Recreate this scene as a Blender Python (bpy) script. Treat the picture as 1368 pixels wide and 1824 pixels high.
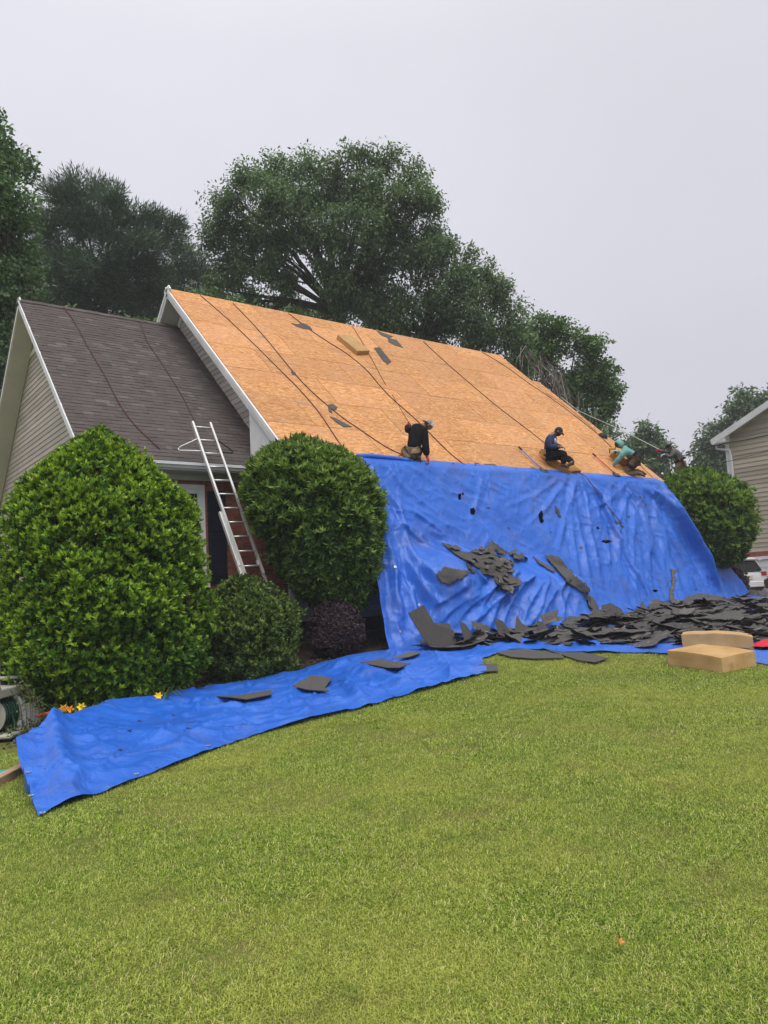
import bpy, bmesh, math, random
import numpy as np
from mathutils import Vector, Matrix
PI = math.pi
for _o in list(bpy.data.objects): bpy.data.objects.remove(_o)
SC = bpy.context.scene
COL = SC.collection
rng = np.random.default_rng(7)
random.seed(7)

# ------------------------------------------------------------------ camera
F_PX, PITCH, ROLL, YAW, Z0 = 1383.9, 0.102, -0.052, 0.6521, 4.4
CAM = np.array([-7.664, -12.973, 1.6102])
FW = np.array([math.sin(YAW)*math.cos(PITCH), math.cos(YAW)*math.cos(PITCH), math.sin(PITCH)])
_r = np.array([math.cos(YAW), -math.sin(YAW), 0.]); _u = np.cross(_r, FW)
RT = _r*math.cos(ROLL)+_u*math.sin(ROLL); UP = -_r*math.sin(ROLL)+_u*math.cos(ROLL)
cd = bpy.data.cameras.new('camera'); cam = bpy.data.objects.new('camera', cd); COL.objects.link(cam)
cd.sensor_fit = 'VERTICAL'; cd.sensor_height = 24; cd.lens = 24*F_PX/1824
cd.clip_start = .05; cd.clip_end = 1500
_m = Matrix(((RT[0], UP[0], -FW[0], CAM[0]), (RT[1], UP[1], -FW[1], CAM[1]), (RT[2], UP[2], -FW[2], CAM[2]), (0, 0, 0, 1)))
cam.matrix_world = _m
SC.camera = cam

# ------------------------------------------------------------------ world, sun, exposure
SUN_EL, SUN_AZ = math.radians(62), math.radians(200)     # azimuth clockwise from +Y
w = bpy.data.worlds.new('World'); SC.world = w; w.use_nodes = True
nt = w.node_tree; nt.nodes.clear()
out = nt.nodes.new('ShaderNodeOutputWorld'); bg = nt.nodes.new('ShaderNodeBackground')
sky = nt.nodes.new('ShaderNodeTexSky'); sky.sky_type = 'NISHITA'; sky.sun_disc = False
sky.sun_elevation = SUN_EL; sky.sun_rotation = SUN_AZ; sky.dust_density = 5; sky.air_density = 1
tc = nt.nodes.new('ShaderNodeTexCoord'); sep = nt.nodes.new('ShaderNodeSeparateXYZ')
nt.links.new(tc.outputs['Generated'], sep.inputs[0])
rp = nt.nodes.new('ShaderNodeValToRGB')                  # cloud deck: brighter towards the zenith
e = rp.color_ramp.elements
e[0].position = 0.0; e[0].color = (5.45, 5.4, 6.05, 1)
e[1].position = 1.0; e[1].color = (10.5, 10.4, 10.8, 1)
x = e.new(.25); x.color = (5.65, 5.62, 6.25, 1)
x = e.new(.6); x.color = (6.6, 6.62, 7.2, 1)
nt.links.new(sep.outputs['Z'], rp.inputs[0])
nz = nt.nodes.new('ShaderNodeTexNoise'); nz.inputs['Scale'].default_value = 1.6; nz.inputs['Detail'].default_value = 4
nt.links.new(tc.outputs['Generated'], nz.inputs['Vector'])
mr = nt.nodes.new('ShaderNodeMapRange'); mr.inputs['To Min'].default_value = .94; mr.inputs['To Max'].default_value = 1.06
mr.inputs['From Min'].default_value = .3; mr.inputs['From Max'].default_value = .7
nt.links.new(nz.outputs['Fac'], mr.inputs[0])
mul = nt.nodes.new('ShaderNodeMix'); mul.data_type = 'RGBA'; mul.blend_type = 'MULTIPLY'; mul.inputs['Factor'].default_value = 1
nt.links.new(rp.outputs[0], mul.inputs['A']); nt.links.new(mr.outputs[0], mul.inputs['B'])
mx = nt.nodes.new('ShaderNodeMix'); mx.data_type = 'RGBA'; mx.inputs['Factor'].default_value = .95
nt.links.new(sky.outputs[0], mx.inputs['A']); nt.links.new(mul.outputs['Result'], mx.inputs['B'])
nt.links.new(mx.outputs['Result'], bg.inputs[0]); bg.inputs[1].default_value = .0755
nt.links.new(bg.outputs[0], out.inputs[0])
sd = bpy.data.lights.new('sun', 'SUN'); sd.energy = 1.5; sd.angle = math.radians(50); sd.color = (1, .96, .9)
sun = bpy.data.objects.new('sun', sd); COL.objects.link(sun)
_d = Vector((math.sin(SUN_AZ)*math.cos(SUN_EL), math.cos(SUN_AZ)*math.cos(SUN_EL), math.sin(SUN_EL)))
sun.rotation_euler = _d.to_track_quat('Z', 'Y').to_euler(); sun.location = (0, 0, 40)
SC.view_settings.view_transform = 'Standard'; SC.view_settings.look = 'None'
SC.view_settings.exposure = 0.70; SC.view_settings.gamma = 1; SC.view_settings.use_curve_mapping = False
SC.render.engine = 'CYCLES'
SC.cycles.max_bounces = 8; SC.cycles.diffuse_bounces = 4; SC.cycles.transparent_max_bounces = 6

# ------------------------------------------------------------------ terrain height, picking points on real surfaces
GP = np.array([(-7.66,-13,0),(-6.3,-7,.03),(-5.5,-2.8,-.05),(-3.6,-.6,.05),(-4,4,-.1),(2.8,-7,.2),(3.3,-5,.36),(1.3,-1.5,.5),(1,3,.6),
 (13.4,-1.5,.7),(12,-8,.5),(27,5,.55),(20,-10,.5),(0,-13,.1),(-14,-10,-.1),(-14,4,-.3),(10,12,.7),(40,20,.6),(-30,20,-.3),(-20,-30,0),(20,-30,.3),(60,60,.6),(-60,60,-.2)], float)
def _U(r2): return np.where(r2 > 1e-9, .5*r2*np.log(np.maximum(r2, 1e-9)), 0)
_n = len(GP); _A = np.zeros((_n+3, _n+3)); _A[:_n, :_n] = _U(((GP[:, None, :2]-GP[None, :, :2])**2).sum(-1))+np.eye(_n)*.5
_A[:_n, _n] = 1; _A[:_n, _n+1:] = GP[:, :2]; _A[_n, :_n] = 1; _A[_n+1:, :_n] = GP[:, :2].T
_T = np.linalg.solve(_A, np.concatenate([GP[:, 2], [0, 0, 0]]))
def ground(x, y):
    x = np.asarray(x, float); y = np.asarray(y, float)
    xc = np.clip(x, -60, 80); yc = np.clip(y, -40, 80)
    r2 = (xc[..., None]-GP[:, 0])**2+(yc[..., None]-GP[:, 1])**2
    return _U(r2)@_T[:_n]+_T[_n]+_T[_n+1]*xc+_T[_n+2]*yc
def ray(px, py):
    d = FW*F_PX+RT*(px-684)-UP*(py-912); return d/np.linalg.norm(d)
def on_ground(px, py, dz=0):
    d = ray(px, py); ts = np.arange(2, 120, .03); P = CAM+d[None]*ts[:, None]
    k = np.argmax(P[:, 2] < ground(P[:, 0], P[:, 1])+dz); return P[k]
SL = 5.4108/5.8971
def on_roof(px, py, dz=0):
    d = ray(px, py); return CAM+d*((SL*CAM[1]+Z0+dz-CAM[2])/(d[2]-SL*d[1]))
WY, WZ, WS = 1.4259, 4.3827, .9287
def on_wing(px, py, dz=0):
    d = ray(px, py); return CAM+d*((WZ+WS*(CAM[1]-WY)+dz-CAM[2])/(d[2]-WS*d[1]))
def on_y(px, py, Y):
    d = ray(px, py); return CAM+d*((Y-CAM[1])/d[1])
def on_x(px, py, X):
    d = ray(px, py); return CAM+d*((X-CAM[0])/d[0])
def at(px, py, t): return CAM+ray(px, py)*t

# ------------------------------------------------------------------ value noise
_P = np.random.default_rng(3).random((256, 256))
def vnoise(x, y):
    x = np.asarray(x, float); y = np.asarray(y, float)
    xi = np.floor(x).astype(int); yi = np.floor(y).astype(int); fx = x-xi; fy = y-yi
    fx = fx*fx*(3-2*fx); fy = fy*fy*(3-2*fy)
    g = lambda a, b: _P[a & 255, b & 255]
    return (g(xi, yi)*(1-fx)+g(xi+1, yi)*fx)*(1-fy)+(g(xi, yi+1)*(1-fx)+g(xi+1, yi+1)*fx)*fy
def fbm(x, y, o=4):
    s = 0; a = .5
    for k in range(o): s = s+a*(vnoise(x*2**k+17*k, y*2**k+31*k)-.5); a *= .5
    return s

# ------------------------------------------------------------------ materials
MATS = {}
def lin(c): return c
class NT:
    def __init__(s, name):
        s.m = bpy.data.materials.new(name); s.m.use_nodes = True; s.t = s.m.node_tree; s.t.nodes.clear()
        s.o = s.n('OutputMaterial'); s.b = s.n('BsdfPrincipled'); s.l(s.b.outputs[0], s.o.inputs[0]); MATS[name] = s.m
    def n(s, k, **kw):
        x = s.t.nodes.new('ShaderNode'+k)
        for a, v in kw.items(): setattr(x, a, v)
        return x
    def l(s, a, b): s.t.links.new(a, b)
    def set(s, **kw):
        for k, v in kw.items():
            k = k.replace('_', ' ')
            s.b.inputs[k].default_value = v
    def coord(s, kind='Object', scale=(1, 1, 1), rot=(0, 0, 0)):
        c = s.n('TexCoord'); m = s.n('Mapping'); m.inputs['Scale'].default_value = scale; m.inputs['Rotation'].default_value = rot
        s.l(c.outputs[kind], m.inputs[0]); return m.outputs[0]
    def noise(s, v, scale, detail=4, rough=.55, dist=0):
        x = s.n('TexNoise'); x.inputs['Scale'].default_value = scale; x.inputs['Detail'].default_value = detail
        x.inputs['Roughness'].default_value = rough; x.inputs['Distortion'].default_value = dist
        if v is not None: s.l(v, x.inputs['Vector'])
        return x.outputs['Fac']
    def ramp(s, f, stops, mode='LINEAR'):
        r = s.n('ValToRGB'); r.color_ramp.interpolation = mode; e = r.color_ramp.elements
        while len(e) < len(stops): e.new(.5)
        for q, (p, c) in zip(e, stops):
            q.position = p; q.color = (*c, 1) if len(c) == 3 else c
        s.l(f, r.inputs[0]); return r.outputs[0]
    def mix(s, f, a, b, mode='MIX'):
        x = s.n('Mix'); x.data_type = 'RGBA'; x.blend_type = mode
        for v, k in ((f, 'Factor'), (a, 'A'), (b, 'B')):
            i = x.inputs[k]
            if hasattr(v, 'links') or hasattr(v, 'is_linked'): s.l(v, i)
            elif k == 'Factor': i.default_value = v
            else: i.default_value = (*v, 1)
        return x.outputs['Result']
    def math(s, op, a, b=0.):
        x = s.n('Math', operation=op)
        for v, i in ((a, x.inputs[0]), (b, x.inputs[1])):
            if hasattr(v, 'is_linked'): s.l(v, i)
            else: i.default_value = v
        return x.outputs[0]
    def remap(s, v, a, b, c, d):
        x = s.n('MapRange'); s.l(v, x.inputs[0])
        for k, q in zip(('From Min', 'From Max', 'To Min', 'To Max'), (a, b, c, d)): x.inputs[k].default_value = q
        return x.outputs[0]
    def objrand(s): return s.n('ObjectInfo').outputs['Random']
    def island(s): return s.n('NewGeometry').outputs['Random Per Island']
    def bump(s, h, strength=.3, dist=.02):
        x = s.n('Bump'); x.inputs['Strength'].default_value = strength; x.inputs['Distance'].default_value = dist
        s.l(h, x.inputs['Height']); s.l(x.outputs[0], s.b.inputs['Normal'])
    def color(s, c): s.l(c, s.b.inputs['Base Color'])
    def value_jitter(s, c, rnd, lo, hi):
        v = s.remap(rnd, 0, 1, lo, hi); h = s.n('HueSaturation'); s.l(v, h.inputs['Value']); s.l(c, h.inputs['Color']); return h.outputs[0]

def mk(name, c1, c2, scale=3, detail=5, stretch=(1, 1, 1), rough=.75, spec=.3, bump=.15, bscale=40, bdist=.004, rnd=None, kind='Object', metal=0, p=(.35, .65)):
    s = NT(name); v = s.coord(kind, stretch)
    c = s.ramp(s.noise(v, scale, detail), [(p[0], c1), (p[1], c2)])
    if rnd == 'obj': c = s.value_jitter(c, s.objrand(), .82, 1.15)
    if rnd == 'isl': c = s.value_jitter(c, s.island(), .78, 1.2)
    s.color(c); s.set(Roughness=rough, Metallic=metal); s.b.inputs['Specular IOR Level'].default_value = spec
    if bump: s.bump(s.noise(v, bscale, 3), bump, bdist)
    return s.m
def rndsum(s):
    return s.math('FRACT', s.math('ADD', s.objrand(), s.island()))

mk('white_trim', (.62, .63, .64), (.74, .75, .76), 2.2, rough=.5, bump=.05)
mk('soffit', (.52, .51, .49), (.58, .57, .55), 1.5, rough=.7, bump=.05)
mk('siding', (.43, .385, .345), (.50, .455, .41), 1.2, 6, (1, 1, 3), rough=.65, bump=.12, bscale=60, rnd='obj')
mk('siding_far', (.38, .33, .265), (.43, .38, .31), .5, 6, (1, 1, 4), rough=.7, bump=.05, rnd='obj')
mk('wall_core', (.06, .055, .05), (.09, .085, .08), 2)
mk('brick', (.20, .060, .040), (.33, .105, .070), 7, 5, rough=.85, bump=.35, bscale=50, rnd='obj')
mk('brick_mass', (.20, .060, .040), (.33, .105, .070), 7, 5, rough=.85, bump=.35, bscale=50, rnd='isl')
mk('mortar', (.17, .13, .11), (.23, .19, .17), 12, rough=.95, bump=.3)
mk('shutter_paint', (.006, .009, .020), (.010, .014, .028), 3, rough=.45, bump=.05)
mk('alu', (.60, .60, .59), (.74, .74, .73), 8, rough=.38, metal=.55, spec=.5, bump=.05, stretch=(1, 1, .2))
mk('gutter_white', (.62, .63, .65), (.74, .75, .77), 2, rough=.4, bump=.03)
mk('black_rubber', (.012, .012, .013), (.022, .022, .022), 8, rough=.7)
mk('hose_brown', (.060, .022, .017), (.095, .034, .026), 5, rough=.6, bump=.1)
mk('hose_red', (.085, .020, .015), (.135, .032, .024), 5, rough=.55, bump=.1)
mk('rope_grey', (.42, .42, .40), (.55, .55, .53), 30, rough=.8, bump=.3)
mk('wire_black', (.012, .012, .014), (.02, .02, .022), 4, rough=.6)
mk('plank_wood', (.36, .24, .14), (.48, .34, .21), 4, 6, (1, 8, 8), rough=.8, bump=.3, bscale=30)
mk('concrete', (.30, .29, .26), (.40, .39, .36), 5, rough=.9, bump=.3)
mk('white_vinyl', (.66, .67, .69), (.76, .77, .79), 2, rough=.45, bump=.04)
mk('reel_plastic', (.33, .32, .27), (.44, .43, .37), 4, rough=.55, bump=.1)
mk('hose_green', (.010, .040, .026), (.018, .062, .040), 6, rough=.4, bump=.1)
mk('teal_plastic', (.02, .26, .25), (.03, .34, .32), 4, rough=.45)
mk('red_cloth', (.45, .012, .02), (.60, .02, .04), 6, rough=.7)
mk('bark', (.055, .045, .036), (.11, .092, .075), 6, 6, (1, 1, .25), rough=.95, bump=.6, bscale=18, bdist=.02)
mk('dead_twig', (.20, .17, .145), (.30, .26, .23), 5, rough=.9, bump=.2)
mk('asphalt', (.045, .045, .047), (.075, .073, .072), 3, 8, rough=.9, bump=.4, bscale=90)
mk('skin_tone', (.20, .098, .060), (.26, .135, .085), 10, rough=.5, bump=.03)
mk('black_knit', (.006, .006, .008), (.013, .013, .016), 7, rough=.9, spec=.15, bump=.5, bscale=14, bdist=.02)
mk('navy_cloth', (.018, .034, .085), (.032, .055, .125), 7, rough=.85, spec=.2, bump=.5, bscale=14, bdist=.02)
mk('black_cloth', (.007, .008, .012), (.014, .015, .020), 7, rough=.9, spec=.15, bump=.5, bscale=14, bdist=.02)
mk('teal_cloth', (.12, .29, .285), (.19, .40, .39), 7, rough=.9, spec=.15, bump=.5, bscale=14, bdist=.02)
mk('grey_cloth', (.075, .075, .078), (.12, .12, .122), 7, rough=.9, spec=.15, bump=.5, bscale=14, bdist=.02)
mk('khaki_cloth', (.10, .068, .040), (.19, .135, .085), 6, rough=.9, spec=.15, bump=.5, bscale=14, bdist=.02)
mk('tan_leather', (.22, .145, .075), (.32, .215, .12), 9, rough=.7, bump=.3)
mk('boot_leather', (.05, .035, .022), (.09, .062, .040), 9, rough=.75, bump=.3)
mk('cap_grey', (.20, .19, .17), (.30, .28, .26), 12, rough=.85)
mk('cap_mesh', (.50, .50, .51), (.62, .62, .63), 30, rough=.85)
mk('cap_black', (.012, .012, .014), (.022, .022, .024), 9, rough=.8)
mk('glove_red', (.42, .02, .025), (.56, .035, .04), 8, rough=.7)
mk('glove_grey', (.42, .43, .45), (.58, .59, .6), 14, rough=.8)
mk('shirt_print', (.30, .31, .33), (.42, .43, .44), 12, rough=.85)
mk('tool_steel', (.05, .05, .055), (.11, .11, .115), 9, rough=.5, metal=.5)
mk('tool_blue', (.11, .15, .46), (.17, .22, .58), 6, rough=.4)
mk('tool_red', (.48, .05, .03), (.60, .085, .05), 6, rough=.4)
mk('gun_yellow', (.45, .30, .03), (.55, .38, .05), 6, rough=.4)
mk('car_white', (.72, .73, .74), (.80, .81, .82), 1, rough=.22, spec=.6, bump=0)
mk('car_dark', (.012, .013, .016), (.02, .021, .025), 1, rough=.2, spec=.6, bump=0)
mk('car_glass', (.008, .010, .012), (.014, .017, .02), 1, rough=.08, spec=.8, bump=0)
mk('lamp_red', (.30, .012, .012), (.40, .02, .02), 3, rough=.25, spec=.6, bump=0)
mk('plate', (.55, .50, .40), (.66, .62, .52), 8, rough=.5, bump=0)
mk('petal_yellow', (.78, .52, .015), (.86, .64, .03), 6, rough=.55, bump=0)
mk('petal_orange', (.70, .22, .015), (.78, .32, .03), 6, rough=.55, bump=0)
mk('leaf_dry', (.50, .20, .05), (.62, .29, .09), 20, rough=.7, bump=.1)
mk('paper_white', (.60, .60, .60), (.75, .75, .74), 12, rough=.8)
mk('grommet', (.60, .60, .58), (.72, .72, .7), 5, rough=.35, metal=.6)

def mat_glass():
    s = NT('window_glass'); v = s.coord('Object'); s.color(s.ramp(s.noise(v, 2), [(.3, (.02, .022, .025)), (.7, (.04, .043, .047))]))
    s.set(Roughness=.06); s.b.inputs['Specular IOR Level'].default_value = .9
mat_glass()

def mat_osb():
    s = NT('osb'); v = s.coord('Object')
    r = s.objrand()
    # each sheet shifted so that no two repeat
    cx = s.n('CombineXYZ'); s.l(s.math('MULTIPLY', r, 37.), cx.inputs[0]); s.l(s.math('MULTIPLY', r, 91.), cx.inputs[1])
    add = s.n('VectorMath', operation='ADD'); s.l(v, add.inputs[0]); s.l(cx.outputs[0], add.inputs[1]); pv = add.outputs[0]
    def strands(scale, stretch, rot):
        mp = s.n('Mapping'); mp.inputs['Scale'].default_value = stretch; mp.inputs['Rotation'].default_value = (0, 0, rot); s.l(pv, mp.inputs[0])
        vo = s.n('TexVoronoi'); vo.inputs['Scale'].default_value = scale; s.l(mp.outputs[0], vo.inputs['Vector'])
        sp = s.n('SeparateColor'); s.l(vo.outputs['Color'], sp.inputs[0]); return sp.outputs[0]
    a = strands(11, (1, 2.8, 1), .35); b = strands(15, (1, 3.2, 1), -.5)
    t = s.math('ADD', s.math('MULTIPLY', a, .55), s.math('MULTIPLY', b, .45))
    c = s.ramp(t, [(.12, (.38, .17, .060)), (.45, (.53, .25, .092)), (.72, (.60, .31, .13)), (.95, (.68, .41, .205))])
    g = s.noise(pv, .7, 5)                                   # broad weathering
    c = s.mix(s.remap(g, .45, .75, 0, .55), c, (.54, .285, .155))
    g2 = s.noise(pv, 1.7, 4)
    c = s.mix(s.remap(g2, .58, .8, 0, .5), c, (.47, .18, .05))
    # grey felt streaks left along the sheet length
    mp = s.n('Mapping'); mp.inputs['Scale'].default_value = (.8, 7, 1); s.l(pv, mp.inputs[0])
    st = s.noise(mp.outputs[0], 1.6, 7, .65); st2 = s.noise(pv, .9, 3)
    m = s.math('MULTIPLY', s.remap(st, .56, .66, 0, 1), s.remap(st2, .5, .62, 0, 1))
    c = s.mix(s.math('MULTIPLY', m, .75), c, (.25, .215, .20))
    nd = s.noise(pv, 34, 2)
    c = s.mix(s.remap(nd, .70, .76, 0, .6), c, (.16, .09, .05))
    c = s.value_jitter(c, r, .86, 1.07)
    s.color(c); s.set(Roughness=.8); s.b.inputs['Specular IOR Level'].default_value = .2
    s.bump(t, .25, .004)
mat_osb()

def mat_shingle(name, c1, c2, c3, isl, warm=True):
    s = NT(name); v = s.coord('Object')
    r = rndsum(s) if isl else s.objrand()
    c = s.ramp(r, [(0, c1), (.45, c2), (.86, c2), (1, c3)])
    g = s.noise(v, 160, 2)
    c = s.mix(s.remap(g, .4, .62, 0, .5), c, tuple(min(1, k*1.7+.01) for k in c2))
    if warm: c = s.mix(s.remap(s.noise(v, .6, 4), .45, .7, 0, .35), c, (.080, .058, .048))
    if not warm:                                             # sealant strips and torn felt backing
        sp = s.n('SeparateXYZ'); s.l(s.coord('Object'), sp.inputs[0]); d = s.math('ABSOLUTE', s.math('SUBTRACT', sp.outputs[1], .045))
        m = s.math('MULTIPLY', s.remap(d, .004, .010, 1, 0), s.remap(s.noise(v, 6, 3), .48, .56, 0, 1))
        c = s.mix(s.math('MULTIPLY', m, .8), c, (.34, .33, .32))
        c = s.mix(s.remap(s.noise(v, 5, 6, .7), .5, .72, 0, .7), c, (.105, .092, .078))
    s.color(c); s.set(Roughness=.92); s.b.inputs['Specular IOR Level'].default_value = .15
    s.bump(s.math('ADD', g, s.math('MULTIPLY', s.noise(v, 12, 5), 1.5)), .6, .006)
mat_shingle('shingle', (.058, .049, .047), (.080, .068, .065), (.13, .113, .107), True)
mat_shingle('torn_shingle', (.042, .040, .039), (.076, .073, .070), (.165, .15, .135), False, warm=False)
mat_shingle('torn_shingle_mass', (.034, .032, .031), (.070, .067, .064), (.17, .155, .14), True, warm=False)

def mat_foam():
    s = NT('foam'); v = s.coord('Object')
    c = s.ramp(s.noise(v, 2.5, 6), [(.3, (.40, .245, .10)), (.55, (.48, .31, .14)), (.8, (.54, .37, .19))])
    c = s.mix(s.remap(s.noise(v, 7, 6), .58, .7, 0, .45), c, (.30, .19, .085))
    c = s.value_jitter(c, s.objrand(), .92, 1.04)
    s.color(c); s.set(Roughness=.95); s.b.inputs['Specular IOR Level'].default_value = .1
    s.bump(s.noise(v, 60, 4), .4, .006)
mat_foam()
def mat_foam_old():
    s = NT('foam_old'); v = s.coord('Object')
    c = s.ramp(s.noise(v, 3, 6), [(.3, (.26, .125, .035)), (.55, (.37, .19, .06)), (.8, (.45, .25, .09))])
    s.color(c); s.set(Roughness=.95); s.b.inputs['Specular IOR Level'].default_value = .1
    s.bump(s.noise(v, 40, 4), .4, .008)
mat_foam_old()

def mat_tarp():
    s = NT('tarp'); v = s.coord('Object')
    n1 = s.noise(v, .9, 6); n2 = s.noise(v, 3.2, 6, .6)
    c = s.ramp(n1, [(.3, (.016, .115, .56)), (.55, (.026, .150, .66)), (.75, (.055, .175, .69))])
    c = s.mix(s.remap(n2, .55, .72, 0, .38), c, (.12, .24, .66))        # scuffed, dusty film
    c = s.mix(s.remap(s.noise(v, 1.3, 9, .68), .52, .70, 0, .6), c, (.075, .12, .36))      # grey dirt
    mp = s.n('Mapping'); mp.inputs['Scale'].default_value = (3, 3, .8); s.l(v, mp.inputs[0])
    n3 = s.noise(mp.outputs[0], 2.2, 8, .7)
    c = s.mix(s.remap(n3, .64, .70, 0, .35), c, (.26, .40, .74))         # chalky scratches
    n4 = s.noise(v, 9, 5, .6)
    c = s.mix(s.remap(n4, .67, .72, 0, .6), c, (.02, .035, .10))
    s.color(c); s.set(Roughness=.36); s.b.inputs['Specular IOR Level'].default_value = .45
    mq = s.n('Mapping'); mq.inputs['Scale'].default_value = (5, 5, 1.1); s.l(v, mq.inputs[0])
    rg = s.math('ABSOLUTE', s.math('SUBTRACT', s.noise(mq.outputs[0], 1.6, 5, .55, .5), .5))
    dn = s.n('TexNoise'); dn.inputs['Scale'].default_value = 1.7; dn.inputs['Detail'].default_value = 3; s.l(v, dn.inputs['Vector'])
    def crumple(scale, st):
        ad = s.n('VectorMath', operation='ADD'); s.l(v, ad.inputs[0]); sc = s.n('VectorMath', operation='SCALE'); sc.inputs['Scale'].default_value = .35; s.l(dn.outputs['Color'], sc.inputs[0]); s.l(sc.outputs[0], ad.inputs[1])
        mm = s.n('Mapping'); mm.inputs['Scale'].default_value = st; s.l(ad.outputs[0], mm.inputs[0]); vo = s.n('TexVoronoi'); vo.inputs['Scale'].default_value = scale; s.l(mm.outputs[0], vo.inputs['Vector']); return vo.outputs['Distance']
    h = s.math('ADD', s.math('MULTIPLY', rg, .8), s.math('ADD', s.math('MULTIPLY', crumple(2.4, (1, 1, .55)), .42), s.math('MULTIPLY', crumple(6.5, (1, 1, .7)), .16)))
    s.bump(h, .55, .06)
    tr = s.n('BsdfTranslucent'); s.l(c, tr.inputs[0]); ms = s.n('MixShader'); ms.inputs[0].default_value = .12
    s.l(s.b.outputs[0], ms.inputs[1]); s.l(tr.outputs[0], ms.inputs[2]); s.l(ms.outputs[0], s.o.inputs[0])
mat_tarp()

def mat_leaf(name, stops, trans=.3, rough=.45, spec=.35, big=None):
    s = NT(name); c = s.ramp(s.island(), stops)
    v = s.coord('Object')
    if big: c = s.mix(s.remap(s.noise(v, big[0], 3), .4, .65, 0, big[1]), c, big[2])
    s.color(c); s.set(Roughness=rough); s.b.inputs['Specular IOR Level'].default_value = spec
    if trans:
        tr = s.n('BsdfTranslucent'); s.l(s.mix(1., c, (1.0, 1.0, .55), 'MULTIPLY'), tr.inputs[0]); ms = s.n('MixShader'); ms.inputs[0].default_value = trans
        s.l(s.b.outputs[0], ms.inputs[1]); s.l(tr.outputs[0], ms.inputs[2]); s.l(ms.outputs[0], s.o.inputs[0])
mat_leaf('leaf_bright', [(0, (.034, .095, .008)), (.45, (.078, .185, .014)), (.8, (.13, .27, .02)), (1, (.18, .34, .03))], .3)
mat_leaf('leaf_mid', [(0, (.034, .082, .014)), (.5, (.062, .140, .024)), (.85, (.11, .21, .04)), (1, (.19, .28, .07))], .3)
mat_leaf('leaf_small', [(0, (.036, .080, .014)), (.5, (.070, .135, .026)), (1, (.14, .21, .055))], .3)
mat_leaf('leaf_bright_new', [(0, (.17, .315, .016)), (.5, (.265, .435, .025)), (1, (.39, .535, .058))], .35)  # new leaves, with the bush highlights put into their paler colour
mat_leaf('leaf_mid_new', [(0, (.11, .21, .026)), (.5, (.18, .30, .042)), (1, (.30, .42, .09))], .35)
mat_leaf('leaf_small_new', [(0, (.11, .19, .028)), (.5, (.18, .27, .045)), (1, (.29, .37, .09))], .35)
mat_leaf('leaf_purple', [(0, (.028, .018, .024)), (.5, (.065, .040, .050)), (1, (.14, .092, .105))], .15)
mat_leaf('leaf_oak', [(0, (.070, .130, .060)), (.5, (.115, .20, .085)), (.85, (.17, .27, .115)), (1, (.25, .34, .16))], .4, big=(.25, .4, (.068, .118, .066)))
mat_leaf('leaf_poplar', [(0, (.058, .118, .052)), (.5, (.10, .19, .075)), (1, (.18, .29, .125))], .3)
mat_leaf('leaf_maple', [(0, (.055, .115, .034)), (.5, (.095, .185, .052)), (1, (.18, .29, .095))], .3)
mat_leaf('needle', [(0, (.036, .072, .046)), (.5, (.060, .112, .066)), (1, (.11, .17, .10))], .25)
mat_leaf('leaf_weed', [(0, (.05, .09, .03)), (.5, (.09, .14, .04)), (1, (.16, .20, .06))], .3)

def mat_grass():
    s = NT('grass_blade'); g = s.n('NewGeometry')
    oi = s.n('ObjectInfo')
    n = s.noise(g.outputs['Position'], .55, 6, .6); n2 = s.noise(g.outputs['Position'], 3.5, 4)
    c = s.ramp(s.math('FRACT', s.math('ADD', oi.outputs['Random'], s.island())), [(0, (.05, .10, .012)), (.22, (.18, .275, .028)), (.6, (.355, .475, .062)), (.85, (.54, .62, .14)), (.95, (.72, .67, .29)), (1, (.74, .60, .36))])
    c = s.mix(s.remap(n, .44, .64, 0, .6), c, (.49, .51, .115))
    c = s.mix(s.remap(n2, .54, .72, 0, .5), c, (.15, .26, .035))
    n3 = s.noise(g.outputs['Position'], 2.2, 10, .78); c = s.mix(s.remap(n3, .56, .68, 0, .5), c, (.17, .12, .06))
    s.color(c); s.set(Roughness=.55); s.b.inputs['Specular IOR Level'].default_value = .25
    tr = s.n('BsdfTranslucent'); s.l(c, tr.inputs[0]); ms = s.n('MixShader'); ms.inputs[0].default_value = .3
    s.l(s.b.outputs[0], ms.inputs[1]); s.l(tr.outputs[0], ms.inputs[2]); s.l(ms.outputs[0], s.o.inputs[0])
mat_grass()
def mat_soil():
    s = NT('lawn_soil'); v = s.coord('Object')
    c = s.ramp(s.noise(v, 1.2, 8, .65), [(.3, (.085, .10, .022)), (.5, (.13, .14, .036)), (.7, (.15, .12, .05))])
    c = s.mix(s.remap(s.noise(v, 26, 5), .45, .7, 0, .6), c, (.21, .225, .055))
    s.color(c); s.set(Roughness=1.); s.b.inputs['Specular IOR Level'].default_value = .1
    s.bump(s.noise(v, 40, 5), .6, .03)
    s = NT('mulch'); v = s.coord('Object')
    c = s.ramp(s.noise(v, 9, 8, .7), [(.3, (.020, .014, .010)), (.5, (.045, .030, .020)), (.7, (.10, .065, .04))])
    s.color(c); s.set(Roughness=1.); s.bump(s.noise(v, 22, 6), .9, .04)
mat_soil()

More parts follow.
